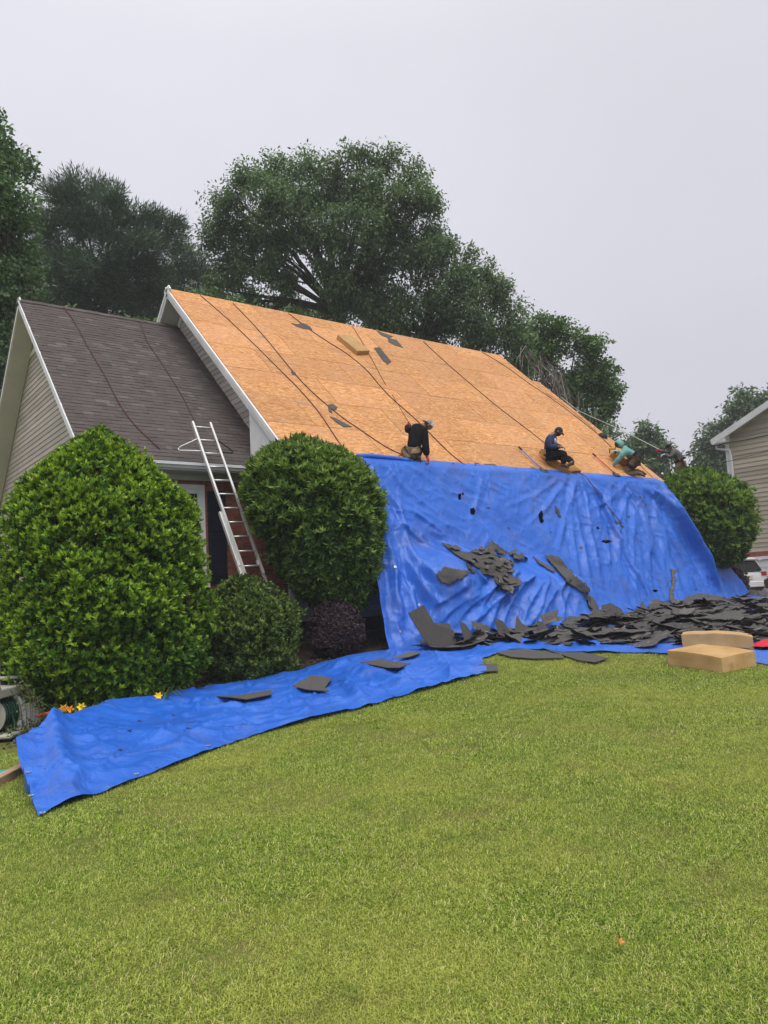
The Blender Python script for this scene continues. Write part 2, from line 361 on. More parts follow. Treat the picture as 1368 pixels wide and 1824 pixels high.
# ------------------------------------------------------------------ mesh building
ORG = {}                                   # object -> accumulated translation of its frame
def set_props(o, label=None, cat=None, group=None, kind=None):
    if label: o['label'] = label
    if cat: o['category'] = cat
    if group: o['group'] = group
    if kind: o['kind'] = kind
    return o
def link(o, parent=None):
    COL.objects.link(o)
    if parent is not None: o.parent = parent
    return o
def thing(name, label, cat, loc=(0, 0, 0), group=None):
    o = bpy.data.objects.new(name, None); o.location = loc; o.empty_display_size = .2; COL.objects.link(o)
    ORG[o.name] = Vector(loc); return set_props(o, label, cat, group)
class MB:
    def __init__(s): s.v = []; s.f = []; s.mi = []
    def add(s, vs, fs, m=0):
        n = len(s.v); s.v.extend([tuple(map(float, q)) for q in vs]); s.f.extend([tuple(i+n for i in q) for q in fs]); s.mi.extend([m]*len(fs)); return s
    def hexa(s, q, m=0):                   # 8 points: bottom ring 0-3, top ring 4-7
        return s.add(q, [(3, 2, 1, 0), (4, 5, 6, 7), (0, 1, 5, 4), (1, 2, 6, 5), (2, 3, 7, 6), (3, 0, 4, 7)], m)
    def box(s, a, b, m=0):
        (x0, y0, z0), (x1, y1, z1) = a, b
        return s.hexa([(x0, y0, z0), (x1, y0, z0), (x1, y1, z0), (x0, y1, z0), (x0, y0, z1), (x1, y0, z1), (x1, y1, z1), (x0, y1, z1)], m)
    def frame(s, o, ex, ey, ez, a, b, m=0):  # box a..b in a local frame
        o, ex, ey, ez = (np.array(k, float) for k in (o, ex, ey, ez))
        (x0, y0, z0), (x1, y1, z1) = a, b
        return s.hexa([o+ex*x+ey*y+ez*z for x, y, z in ((x0, y0, z0), (x1, y0, z0), (x1, y1, z0), (x0, y1, z0), (x0, y0, z1), (x1, y0, z1), (x1, y1, z1), (x0, y1, z1))], m)
    def tube(s, pts, r, n=6, m=0, cap=True):
        pts = [np.array(p, float) for p in pts]; R = r if hasattr(r, '__len__') else [r]*len(pts)
        rings = []; up = np.array([0.13, .31, .94])
        for i, p in enumerate(pts):
            t = pts[min(i+1, len(pts)-1)]-pts[max(i-1, 0)]; L = np.linalg.norm(t); t = t/L if L > 1e-9 else np.array([0, 0, 1.])
            if abs(t@up) > .95: up = np.array([.94, .1, .2])
            a = np.cross(t, up); a /= np.linalg.norm(a); b = np.cross(t, a)
            rings.append([p+R[i]*(a*math.cos(2*PI*k/n)+b*math.sin(2*PI*k/n)) for k in range(n)])
        vs = [q for ring in rings for q in ring]; fs = []
        for i in range(len(pts)-1):
            for k in range(n):
                k2 = (k+1) % n; fs.append((i*n+k, (i+1)*n+k, (i+1)*n+k2, i*n+k2))
        if cap: fs += [tuple(range(n)), tuple((len(pts)-1)*n+k for k in reversed(range(n)))]
        return s.add(vs, fs, m)
    def poly_prism(s, poly, d, m=0):       # planar polygon (3D pts) extruded by vector d
        n = len(poly); d = np.array(d, float); vs = [np.array(p, float) for p in poly]; vs = vs+[p+d for p in vs]
        fs = [tuple(reversed(range(n))), tuple(range(n, 2*n))]+[(i, (i+1) % n, n+(i+1) % n, n+i) for i in range(n)]
        return s.add(vs, fs, m)
    def ellipsoid(s, c, ax, nu=14, nv=9, m=0, fn=None):
        c = np.array(c, float); ax = np.array(ax, float)   # ax rows = semi-axes
        vs = []; fs = []
        for j in range(nv+1):
            th = PI*j/nv
            for i in range(nu):
                ph = 2*PI*i/nu; l = np.array([math.sin(th)*math.cos(ph), math.sin(th)*math.sin(ph), math.cos(th)])
                if fn: l = fn(l)
                vs.append(c+l@ax)
        for j in range(nv):
            for i in range(nu):
                i2 = (i+1) % nu; fs.append((j*nu+i, (j+1)*nu+i, (j+1)*nu+i2, j*nu+i2))
        return s.add(vs, fs, m)
    def build(s, name, mat, parent=None, smooth=False, bevel=0, clean=False, **props):
        me = bpy.data.meshes.new(name); me.from_pydata(s.v, [], s.f)
        for m in (mat if isinstance(mat, (list, tuple)) else [mat]): me.materials.append(MATS[m])
        if max(s.mi, default=0): me.polygons.foreach_set('material_index', s.mi)
        if bevel or clean:
            bm = bmesh.new(); bm.from_mesh(me)
            if clean: bmesh.ops.remove_doubles(bm, verts=bm.verts, dist=1e-5)
            if bevel: bmesh.ops.bevel(bm, geom=bm.edges[:], offset=bevel, segments=1, affect='EDGES')
            bmesh.ops.recalc_face_normals(bm, faces=bm.faces); bm.to_mesh(me); bm.free()
        if smooth: me.polygons.foreach_set('use_smooth', [True]*len(me.polygons))
        me.update(); return place(name, me, parent, **props)
def place(name, me, parent=None, **props):
    o = bpy.data.objects.new(name, me); COL.objects.link(o)
    if parent is not None:
        o.parent = parent; org = ORG.get(parent.name, Vector((0, 0, 0))); o.location = -org
        ORG[o.name] = Vector((0, 0, 0))
    else: ORG[o.name] = Vector((0, 0, 0))
    return set_props(o, **props)
def np_mesh(name, V, Fq, mat, parent=None, smooth=False, **props):
    """V (n,3), Fq (m,k) with constant k: fast mesh"""
    me = bpy.data.meshes.new(name); n, k = Fq.shape
    me.vertices.add(len(V)); me.vertices.foreach_set('co', V.astype(np.float32).ravel())
    me.loops.add(n*k); me.loops.foreach_set('vertex_index', Fq.astype(np.int32).ravel())
    me.polygons.add(n); me.polygons.foreach_set('loop_start', np.arange(0, n*k, k, dtype=np.int32))
    try: me.polygons.foreach_set('loop_total', np.full(n, k, dtype=np.int32))
    except Exception: pass
    me.materials.append(MATS[mat])
    if smooth: me.polygons.foreach_set('use_smooth', np.ones(n, dtype=bool))
    me.update(calc_edges=True); me.validate(); return place(name, me, parent, **props)
def grid_mesh(name, P, mat, parent=None, mask=None, smooth=True, **props):
    """P (nu,nv,3)"""
    nu, nv = P.shape[:2]; idx = np.arange(nu*nv).reshape(nu, nv)
    Fq = np.stack([idx[:-1, :-1], idx[1:, :-1], idx[1:, 1:], idx[:-1, 1:]], -1).reshape(-1, 4)
    if mask is not None: Fq = Fq[mask.reshape(-1)]
    return np_mesh(name, P.reshape(-1, 3), Fq, mat, parent, smooth, **props)
def copy_tree(o, parent=None):
    c = o.copy(); COL.objects.link(c)
    if parent is not None: c.parent = parent; c.matrix_parent_inverse = o.matrix_parent_inverse.copy()
    for ch in list(o.children): copy_tree(ch, c)
    return c
def nrm(v): v = np.array(v, float); return v/np.linalg.norm(v)
def smoothstep(a, b, x): t = np.clip((x-a)/(b-a), 0, 1); return t*t*(3-2*t)
def polyline(pts, n=24):                   # Catmull-Rom through the points
    P = [np.array(p, float) for p in pts]; P = [2*P[0]-P[1]]+P+[2*P[-1]-P[-2]]; out = []
    for i in range(1, len(P)-2):
        for t in np.linspace(0, 1, max(2, n//(len(P)-3)), endpoint=(i == len(P)-3)):
            a, b, c, d = P[i-1:i+3]
            out.append(.5*((2*b)+(-a+c)*t+(2*a-5*b+4*c-d)*t*t+(-a+3*b-3*c+d)*t**3))
    return out
# ------------------------------------------------------------------ ground
def axis(lo, hi, c0, c1, step):
    a = list(np.arange(c0, c1+1e-6, step)); s = step; v = c1
    while v < hi: s *= 1.25; v = min(hi, v+s); a.append(v)
    s = step; v = c0
    while v > lo: s *= 1.25; v = max(lo, v-s); a.insert(0, v)
    return np.array(a)
gx, gy = axis(-420, 480, -12, 22, .5), axis(-300, 520, -14, 8, .5)
GX, GY = np.meshgrid(gx, gy, indexing='ij')
grid_mesh('ground', np.stack([GX, GY, ground(GX, GY)+.02*fbm(GX*.7, GY*.7)], -1), 'lawn_soil', kind='structure')
def sheet(name, poly, mat, dz, step=.25, **props):
    """a patch of ground inside a closed polygon"""
    poly = np.array(poly, float); x0, y0 = poly.min(0); x1, y1 = poly.max(0)
    X, Y = np.meshgrid(np.arange(x0, x1+step, step), np.arange(y0, y1+step, step), indexing='ij')
    cx, cy = X[:-1, :-1]+step/2, Y[:-1, :-1]+step/2
    wob = .12*fbm(cx*3, cy*3)*4
    ins = np.zeros(cx.shape, bool); n = len(poly)
    for i in range(n):
        (ax, ay), (bx, by) = poly[i], poly[(i+1) % n]
        c = ((ay > cy+wob) != (by > cy+wob)) & (cx+wob < (bx-ax)*(cy+wob-ay)/(by-ay+1e-12)+ax); ins ^= c
    return grid_mesh(name, np.stack([X, Y, ground(X, Y)+.02*fbm(X*.7, Y*.7)+dz], -1), mat, mask=ins, **props)
sheet('planting_bed', [(-5.2, -1.9), (-3.2, -1.6), (-1, -1.7), (.6, -1.6), (3, -1.4), (3, 1.7), (-3, 1.3), (-3.4, 3), (-5.6, 3)], 'mulch', .012, kind='structure')
sheet('driveway', [(14.5, -4.2), (17, -6), (40, -8), (40, 7), (27, 12), (15, 2)], 'asphalt', .02, .5, kind='structure')

# ------------------------------------------------------------------ the house
DM, HM, LM = 5.8971, 5.4108, 12.3124
XL, YR, ZR = -3.4926, 6.4045, 9.0064
HOUSE = thing('house', 'brick and beige siding house with its main roof stripped to orange boards', 'house', (4.3, 5, .5))
cs = 1/math.sqrt(1+SL*SL); sn = SL*cs; SLEN = DM/cs
E0 = np.array([0, 0, Z0]); EX = np.array([1., 0, 0]); EY = np.array([0, cs, sn]); EZ = np.array([0, -sn, cs])
row = 0; v = 0.
while v < SLEN-.01:                                    # the sheathing, one board at a time
    v1 = min(v+1.219, SLEN); right = LM+(.36 if v < 5.1 else 0); u = 0 if row % 2 == 0 else -1.22
    while u < right-.02:
        a, b = max(u, 0), min(u+2.438, right); dz = random.uniform(-.002, .003)
        m = MB().frame(E0, EX, EY, EZ, (a+.006, v+.0055, -.013+dz), (b-.006, v1-.0055, dz+random.uniform(-.0008, .0008)))
        m.build('roof_board', 'osb', HOUSE); u += 2.438
    v = v1; row += 1
MB().frame(E0, EX, EY, EZ, (.03, .01, -.10), (LM-.03, SLEN-.01, -.0165)).build('rafter_deck', 'wall_core', HOUSE)
EYb = np.array([0, -cs, sn]); EZb = np.array([0, sn, cs]); EB = np.array([0, 2*DM, Z0])
MB().frame(EB, EX, EYb, EZb, (0, 0, -.11), (LM, SLEN-.004, 0)).build('roof_back', 'torn_shingle', HOUSE)
WO = .5
for base, ey, ez, nm in ((E0, EY, EZ, 'f'), (EB, EYb, EZb, 'b')):
    MB().frame(base, EX, ey, ez, (-.028, -.06 if nm == 'f' else -.4, -.19), (.012, SLEN+.10, -.016)).build('rake_board', 'white_trim', HOUSE)
    MB().frame(base, EX, ey, ez, (-.045, -.06 if nm == 'f' else -.4, -.105), (-.0285, SLEN+.055, -.012)).build('rake_trim', 'white_trim', HOUSE)
    MB().frame(base, EX, ey, ez, (.013, .2, -.17), (WO, SLEN-.2, -.155)).build('rake_soffit', 'soffit', HOUSE)
    MB().frame(base, EX, ey, ez, (LM-.01, -.06, -.235), (LM+.03, SLEN+.04, -.02)).build('rake_board', 'white_trim', HOUSE)
# wide inner trim boards of the gable peak
MB().frame(EB, EX, EYb, EZb, (WO-.045, 3.2, -.36), (WO-.012, SLEN-.3, -.205)).build('frieze_board', 'white_trim', HOUSE)
# boxed porch end
MB().poly_prism([(.02, -.03, Z0-.22), (.02, 1.65, Z0-.22), (.02, 1.65, Z0+1.65*SL-.24), (.02, .06, Z0-.1)], (.47, 0, 0)).build('cornice_box', 'white_trim', HOUSE)
MB().box((.5, .02, Z0-.235), (LM, 1.93, Z0-.215)).build('porch_soffit', 'soffit', HOUSE)
MB().box((.02, -.045, Z0-.24), (LM, -.012, Z0-.035)).build('fascia_board', 'white_trim', HOUSE)
# walls of the main block
m = MB(); yb = 2*DM-.6
m.poly_prism([(WO+.03, 2.02, .3), (WO+.03, yb, .3), (WO+.03, yb, Z0+(2*DM-yb)*SL-.25), (WO+.03, DM, Z0+HM-.3), (WO+.03, 2.02, Z0+2.02*SL-.3)], (LM-1.2, 0, 0)).build('wall_core', 'wall_core', HOUSE)
def lap_board(name, x, za, zb, ya0, yb0, ya1, yb1, parent, mat, out=-1, t=.017):
    """one siding board on a wall facing out (along x): lower edge stands proud"""
    a, b = x+out*t, x+out*.003
    MB().hexa([(a, ya0, za), (x-out*.02, ya0, za), (x-out*.02, yb0, za), (a, yb0, za), (b, ya1, zb), (x-out*.02, ya1, zb), (x-out*.02, yb1, zb), (b, yb1, zb)]).build(name, mat, parent)
MB().poly_prism([(WO+.005, 1.66, Z0-.2), (WO+.005, 2.1, Z0-.2), (WO+.005, 2.1, Z0+2.1*SL-.2), (WO+.005, 1.66, Z0+1.66*SL-.2)], (.02, 0, 0)).build('cheek_wall', 'siding', HOUSE)
z = 4.36
while z < 9.50:
    z1 = min(z+.138, 9.53)
    f = lambda q: (max(1.65, DM-(Z0+HM-.20-q)/SL), DM+(Z0+HM-.20-q)/SL)
    (a0, b0), (a1, b1) = f(z), f(z1); b0 = min(b0, yb); b1 = min(b1, yb)
    lap_board('siding_board', WO, z, z1-.002, a0, b0, a1, b1, HOUSE, 'siding'); z = z1
z = 1.05
while z < 4.1:                                          # porch front wall beside the tarp
    z1 = min(z+.138, 4.17)
    MB().hexa([(1.07, 1.933, z), (3.8, 1.933, z), (3.8, 1.96, z), (1.07, 1.96, z), (1.07, 1.947, z1-.002), (3.8, 1.947, z1-.002), (3.8, 1.96, z1-.002), (1.07, 1.96, z1-.002)]).build('siding_board', 'siding', HOUSE); z = z1
MB().box((3.8, 1.94, 1.05), (LM-.02, 2.0, 4.15)).build('porch_wall', 'siding', HOUSE)
MB().box((LM-.10, .05, .3), (LM-.02, 1.935, 4.15)).build('porch_end_wall', 'wall_core', HOUSE)  # unseen wall added so no bright outside shows through the tarp holes
MB().box((1.06, 1.965, .2), (LM-.02, 2.0, 1.045)).build('crawl_wall', 'wall_core', HOUSE)
MB().box((.965, 1.845, .5), (1.065, 1.93, 4.15)).build('corner_board', 'white_trim', HOUSE)
# low side roof past the right end of the house
_sr = float(on_y(1214, 856, 1.7)[2])
MB().hexa([(13.7, .9, _sr-.12), (15.2, .9, _sr-.12), (15.2, 3.2, _sr-.08), (13.7, 3.2, _sr-.08), (13.7, .9, _sr-.02), (15.2, .9, _sr-.02), (15.2, 3.2, _sr+.02), (13.7, 3.2, _sr+.02)]).build('side_roof', 'torn_shingle', HOUSE)
MB().box((13.8, 1.0, .4), (15.1, 3.1, _sr-.122)).build('side_room_wall', 'siding', HOUSE)

# --- left wing
wc = 1/math.sqrt(1+WS*WS); ws = WS*wc
WE = np.array([XL, WY, WZ]); WEY = np.array([0, wc, ws]); WEZ = np.array([0, -ws, wc]); WLEN = (YR-WY)/wc
WEB = np.array([XL, 2*YR-WY, WZ]); WEYb = np.array([0, -wc, ws]); WEZb = np.array([0, ws, wc]); WW = WO-XL
MB().frame(WE, EX, WEY, WEZ, (.0, .0, -.05), (WW-.02, WLEN, -.0145)).build('wing_roof_deck', 'wall_core', HOUSE)
MB().frame(WEB, EX, WEYb, WEZb, (0, 0, -.05), (WW+.4, WLEN, 0)).build('roof_back', 'torn_shingle', HOUSE)
ROOF = MB().frame(WE, EX, WEY, WEZ, (-.012, -.03, -.014), (WW-.02, WLEN, -.010)).build('shingle_roof', 'shingle', HOUSE)
tabs = []; EXPO = .1385; k = 0; v = -.02
while v < WLEN-.02:
    u = -.02-random.uniform(0, .3)
    while u < WW-.03:
        wd = random.choice((.12, .16, .2, .24, .3)); a, b = max(u, -.02), min(u+wd, WW-.02)
        if b-a > .03: tabs.append((a, b, v, random.random(), random.choice((.007, .009, .013))))
        u += wd
    v += EXPO; k += 1
def tab_pts(a, b, v, th):
    v1 = min(v+EXPO+.01, WLEN)
    P = lambda x, y, zz: WE+EX*x+WEY*y+WEZ*zz
    return [P(a+.001, v, -.010), P(b-.001, v, -.010), P(b-.001, v1, -.010), P(a+.001, v1, -.010), P(a+.001, v, th-.006), P(b-.001, v, th-.006), P(b-.001, v1, -.004), P(a+.001, v1, -.004)]
def tab_rank(t):                                        # nearest to the lower edge of the roof that shows between the bushes
    c = WE+EX*(t[0]+t[1])/2+WEY*t[2]; d = np.linalg.norm(c-CAM)
    return d-3*(t[1]-t[0])+(4 if t[0] < 1.0 and t[2] < .9 else 0)
order = sorted(range(len(tabs)), key=lambda i: tab_rank(tabs[i]))
mass = MB()
for n_, i in enumerate(order):
    a, b, v, _, th = tabs[i]
    if n_ < 298: MB().hexa(tab_pts(a, b, v, th)).build('shingle', 'shingle', ROOF)
    else: mass.hexa(tab_pts(a, b, v, th))
mass.build('shingle_courses', 'shingle', ROOF, kind='stuff')
for i in range(13):                                     # ridge caps
    u0 = i*.31-.02; MB().frame(WE, EX, WEY, WEZ, (u0, WLEN-.13, -.002+.004*(i % 2)), (u0+.325, WLEN+.012, .016+.004*(i % 2))).build('ridge_cap', 'shingle', ROOF)
for base, ey, ez, nm in ((WE, WEY, WEZ, 'f'), (WEB, WEYb, WEZb, 'b')):
    MB().frame(base, EX, ey, ez, (-.034, -.05, -.15), (-.0005, WLEN+.07, -.016)).build('rake_board', 'white_trim', HOUSE)
    MB().frame(base, EX, ey, ez, (-.046, -.05, -.045), (-.0345, WLEN+.02, -.013)).build('drip_edge', 'white_trim' if nm == 'f' else 'wall_core', HOUSE)
    MB().frame(base, EX, ey, ez, (.0, .05, -.155), (.46, WLEN-.12, -.14)).build('rake_soffit', 'soffit', HOUSE)
GXW = XL+.45; BY = 1.894; YB_ = 2*YR-BY
m = MB().poly_prism([(GXW+.02, BY+.03, .0), (GXW+.02, YB_, 0), (GXW+.02, YB_, 4.5), (GXW+.02, YR, ZR-.25), (GXW+.02, BY+.03, WZ+(BY+.03-WY)*WS-.2)], (WO-GXW, 0, 0)).build('wall_core', 'wall_core', HOUSE)
z = .62
while z < 8.64:
    z1 = min(z+.123, 8.66)
    f = lambda q: (max(BY+.02, YR-(ZR-.16-q)/WS), min(YR+(ZR-.16-q)/WS, YB_))
    (a0, b0), (a1, b1) = f(z), f(z1)
    lap_board('siding_board', GXW, z, z1-.002, a0, b0, a1, b1, HOUSE, 'siding'); z = z1
MB().frame(WEB, EX, WEYb, WEZb, (.40, .3, -.20), (.425, WLEN-.16, -.157)).build('frieze_board', 'soffit', HOUSE)
pk = on_x(66, 622, GXW)
MB().poly_prism([(GXW-.03, YR-(ZR-.24-pk[2])/WS, pk[2]-.05), (GXW-.03, YR+(ZR-.24-pk[2])/WS, pk[2]-.05), (GXW-.03, YR+(ZR-.30-pk[2])/WS, pk[2]+.06), (GXW-.03, YR-(ZR-.30-pk[2])/WS, pk[2]+.06)], (.02, 0, 0)).build('peak_trim', 'white_trim', HOUSE)
MB().box((GXW-.028, BY-.025, .55), (GXW+.05, BY+.05, 4.15)).build('corner_board', 'white_trim', HOUSE)
# eave: fascia, gutter with lips, soffit
MB().box((XL+.01, WY-.012, WZ-.19), (WO-.02, WY+.01, WZ-.025)).build('fascia_board', 'white_trim', HOUSE)
g = MB(); x0, x1 = XL-.02, WO-.06
prof = [(WY-.013, WZ-.035), (WY-.013, WZ-.16), (WY-.075, WZ-.16), (WY-.10, WZ-.115), (WY-.13, WZ-.10), (WY-.135, WZ-.045), (WY-.118, WZ-.043), (WY-.116, WZ-.09), (WY-.09, WZ-.105), (WY-.068, WZ-.15), (WY-.02, WZ-.15), (WY-.02, WZ-.035)]
g.poly_prism([(x0, a, b) for a, b in prof], (x1-x0, 0, 0)); g.box((x0-.003, WY-.13, WZ-.155), (x0, WY-.014, WZ-.045))
g.build('gutter', 'gutter_white', HOUSE)
MB().box((XL+.02, WY+.011, WZ-.19), (WO, BY+.02, WZ-.17)).build('eave_soffit', 'soffit', HOUSE)
MB().box((GXW, BY-.035, WZ-.31), (.96, BY-.001, WZ-.191)).build('frieze_board', 'soffit', HOUSE)
# brick front of the wing
BW = MB().box((GXW+.02, BY+.006, .15), (.955, BY+.05, WZ-.24)).build('brick_wall', 'mortar', HOUSE)
bricks = []; k = 0; z = .30
while z < WZ-.31:
    x = GXW-(.105 if k % 2 else 0)
    while x < .95:
        a, b = max(x, GXW+.03), min(x+.2, .95)
        if b-a > .03 and not (-1.95 < (a+b)/2 < -.98 and 1.93 < z < 3.97): bricks.append((a, b-.004, z, z+.063))
        x += .21
    z += .0745; k += 1
def brank(t): return (0 if (-.52 < t[0] and 1.15 < t[2]) or (-1.0 < t[0] < -.8 and t[2] > 2.4) or t[2] > 3.86 and t[0] > -1.5 else 5)+abs(t[2]-2.7)
bricks.sort(key=brank); mass = MB()
for n_, (a, b, z0, z1) in enumerate(bricks):
    y = BY+random.uniform(-.002, .002)
    if n_ < 298: MB().box((a, y, z0), (b, BY+.008, z1)).build('brick', 'brick', BW)
    else: mass.box((a, y, z0), (b, BY+.008, z1))
mass.build('brick_courses', 'brick_mass', BW, kind='stuff')
# window and shutters
def wb(a, b): return (a[0], BY-a[1], a[2]), (b[0], BY+b[1], b[2])
WIN = MB().box(*wb((-1.952, .05, 3.889), (-.959, .005, 3.983))).box(*wb((-1.048, .045, 1.965), (-.959, .005, 3.888))).box(*wb((-1.952, .045, 1.965), (-1.864, .005, 3.888))).box(*wb((-2.0, .08, 1.88), (-.91, .005, 1.964))).build('window', 'white_trim', HOUSE)
MB().box(*wb((-1.863, .035, 3.80), (-1.049, .0, 3.887))).box(*wb((-1.115, .034, 1.966), (-1.049, .0, 3.799))).box(*wb((-1.863, .034, 1.966), (-1.797, 0, 3.799))).box(*wb((-1.796, .033, 2.86), (-1.116, 0, 2.94))).box(*wb((-1.796, .033, 1.966), (-1.116, 0, 2.05))).build('sash', 'white_trim', WIN)
MB().box(*wb((-1.795, .012, 2.051), (-1.117, -.004, 2.859))).build('pane', 'window_glass', WIN)
MB().box(*wb((-1.795, .014, 2.941), (-1.117, -.006, 3.799))).build('pane', 'window_glass', WIN)
for x0 in (-.891, -2.39):
    sh = MB().box(*wb((x0, .028, 1.934), (x0+.402, -.003, 3.868))).build('shutter', 'shutter_paint', HOUSE, bevel=.003)
    for za, zb in ((2.02, 2.92), (3.02, 3.79)):
        MB().box(*wb((x0+.05, .037, za), (x0+.352, -.0285, zb))).build('shutter_panel', 'shutter_paint', sh, bevel=.006)

# ------------------------------------------------------------------ the neighbour's house
NX = 27.09; NB = thing('neighbor_house', 'tan sided two storey house with a white garage door beyond the rounded bush', 'house', (NX, 0, .6))
NY0, NYR, NS = 6.25, .7, .435; NZ = 7.93; NZR = NZ+(NY0-NYR)*NS
MB().poly_prism([(NX+.03, 5.78, 2.5), (NX+.03, -4.4, 2.5), (NX+.03, -4.4, 7.95), (NX+.03, NYR, NZR-.3), (NX+.03, 5.78, 7.95)], (10, 0, 0)).build('wall_core', 'siding_far', NB)
z = 2.53
while z < NZR-.4:
    z1 = min(z+.205, NZR-.38); f = lambda q: min(5.7, NYR+(NZR-.16-q)/NS)
    lap_board('siding_board', NX, z, z1-.003, -4.4, f(z), -4.4, f(z1), NB, 'siding_far', t=.03); z = z1
MB().box((NX-.05, 5.70, 2.53), (NX+.05, 5.88, 7.97)).build('corner_board', 'white_trim', NB)
MB().box((NX-.02, 5.24, .3), (NX+.3, 5.85, 2.31)).build('brick_pier', 'brick', NB)
MB().box((NX-.02, -4.4, 2.312), (NX+.3, 5.85, 2.526)).build('brick_band', 'brick', NB)
gd = MB().box((NX-.06, 5.08, .4), (NX+.1, 5.235, 2.309)).box((NX-.06, 0, 2.17), (NX+.1, 5.079, 2.309)).build('door_frame', 'white_trim', NB)
for i in range(4):
    z0 = .55+i*.40; pn = MB().box((NX+.02, .3, z0), (NX+.06, 5.07, z0+.395)).build('door_panel', 'white_vinyl', NB)
    for j in range(5):
        y1 = 4.93-j*.93; MB().box((NX+.005, y1-.78, z0+.07), (NX+.0195, y1, z0+.33)).build('panel_face', 'white_vinyl', pn, bevel=.01)
NC = 1/math.sqrt(1+NS*NS)
ney = np.array([0, -NC, NS*NC]); nez = np.array([0, NS*NC, NC]); nb0 = np.array([NX-.45, NY0, NZ])
MB().frame(nb0, EX, ney, nez, (0, -.1, -.02), (11, (NY0-NYR)/NC, .04)).build('roof', 'torn_shingle', NB)
MB().frame(nb0, EX, ney, nez, (-.03, -.1, -.26), (.0, (NY0-NYR)/NC, .02)).build('rake_board', 'white_trim', NB)
MB().frame(nb0, EX, ney, nez, (0, .3, -.17), (.46, (NY0-NYR)/NC, -.15)).build('rake_soffit', 'soffit', NB)
MB().frame(nb0, EX, np.array([0, NC, NS*NC]), np.array([0, -NS*NC, NC]), (0, -9, -4.6), (0.001, -8.9, -4.59)).build('vent', 'soffit', NB) if False else None
m = MB().poly_prism([(NX-.47, NY0+.08, NZ-.22), (NX-.47, NY0-.62, NZ-.22), (NX-.47, NY0-.62, NZ+.10), (NX-.47, NY0+.08, NZ-.08)], (.5, 0, 0)).build('cornice_box', 'white_trim', NB)
MB().box((NX-.4, NY0-.02, NZ-.16), (NX+10, NY0+.12, NZ-.02)).build('gutter', 'gutter_white', NB)
MB().tube([(NX-.12, NY0+.03, NZ-.18), (NX-.12, NY0+.02, NZ-.42), (NX-.12, 5.95, NZ-.52), (NX-.10, 5.66, NZ-.60), (NX-.08, 5.62, NZ-.9), (NX-.08, 5.62, .7)], .055, 6).build('downspout', 'white_trim', NB)
# ------------------------------------------------------------------ leaves
def unit(a): return a/np.maximum(np.linalg.norm(a, axis=-1, keepdims=True), 1e-9)
def leaf_mesh(B, D, N, Ln, Wd, fold=.25):
    """folded leaves: base B, direction D, face normal N, length, width -> verts, quads"""
    S = unit(np.cross(D, N)); N = unit(np.cross(S, D)); Ln = Ln[:, None]; Wd = Wd[:, None]
    c = B+D*Ln*.45-N*Wd*fold
    l = B+D*Ln*.42+S*Wd*.5; r = B+D*Ln*.42-S*Wd*.5; t = B+D*Ln-N*Ln*.06
    V = np.stack([B, l, t, c, r], 1).reshape(-1, 3); k = np.arange(len(B))[:, None]*5
    Fq = np.concatenate([k+np.array([[0, 3, 2, 1]]), k+np.array([[0, 4, 2, 3]])], 0)
    return V, Fq
def quad_leaves(B, D, N, Ln, Wd):
    S = unit(np.cross(D, N)); Ln = Ln[:, None]; Wd = Wd[:, None]
    V = np.stack([B, B+D*Ln*.5+S*Wd*.5, B+D*Ln, B+D*Ln*.5-S*Wd*.5], 1).reshape(-1, 3)
    return V, (np.arange(len(B))[:, None]*4+np.array([[0, 1, 2, 3]]))
def rosettes(P, A, nl, Ln, Wd, tilt=(.5, 1.1)):
    """whorls of nl leaves at P round the shoot axes A"""
    n = len(P); X = unit(np.cross(A, rng.normal(size=(n, 3)))); Y = np.cross(A, X)
    ph = rng.random((n, 1))*6.28+np.arange(nl)[None]*2.4; ti = rng.uniform(*tilt, (n, nl))
    ti[:, :max(1, nl//3)] *= .6
    rad = X[:, None]*np.cos(ph)[..., None]+Y[:, None]*np.sin(ph)[..., None]
    D = unit(A[:, None]*np.cos(ti)[..., None]+rad*np.sin(ti)[..., None]).reshape(-1, 3)
    N = unit(A[:, None]*np.sin(ti)[..., None]-rad*np.cos(ti)[..., None]+rng.normal(size=(n, nl, 3))*.25).reshape(-1, 3)
    B = (P[:, None]+A[:, None]*rng.uniform(-.035, .02, (n, nl, 1))).reshape(-1, 3)
    s = rng.uniform(.7, 1.2, n*nl)
    return leaf_mesh(B, D, N, Ln*s, Wd*s*rng.uniform(.85, 1.15, n*nl))
class Prof:
    def __init__(s, hs, rs): s.h = np.array(hs); s.r = np.array(rs)
    def __call__(s, h): return np.interp(h, s.h, s.r)
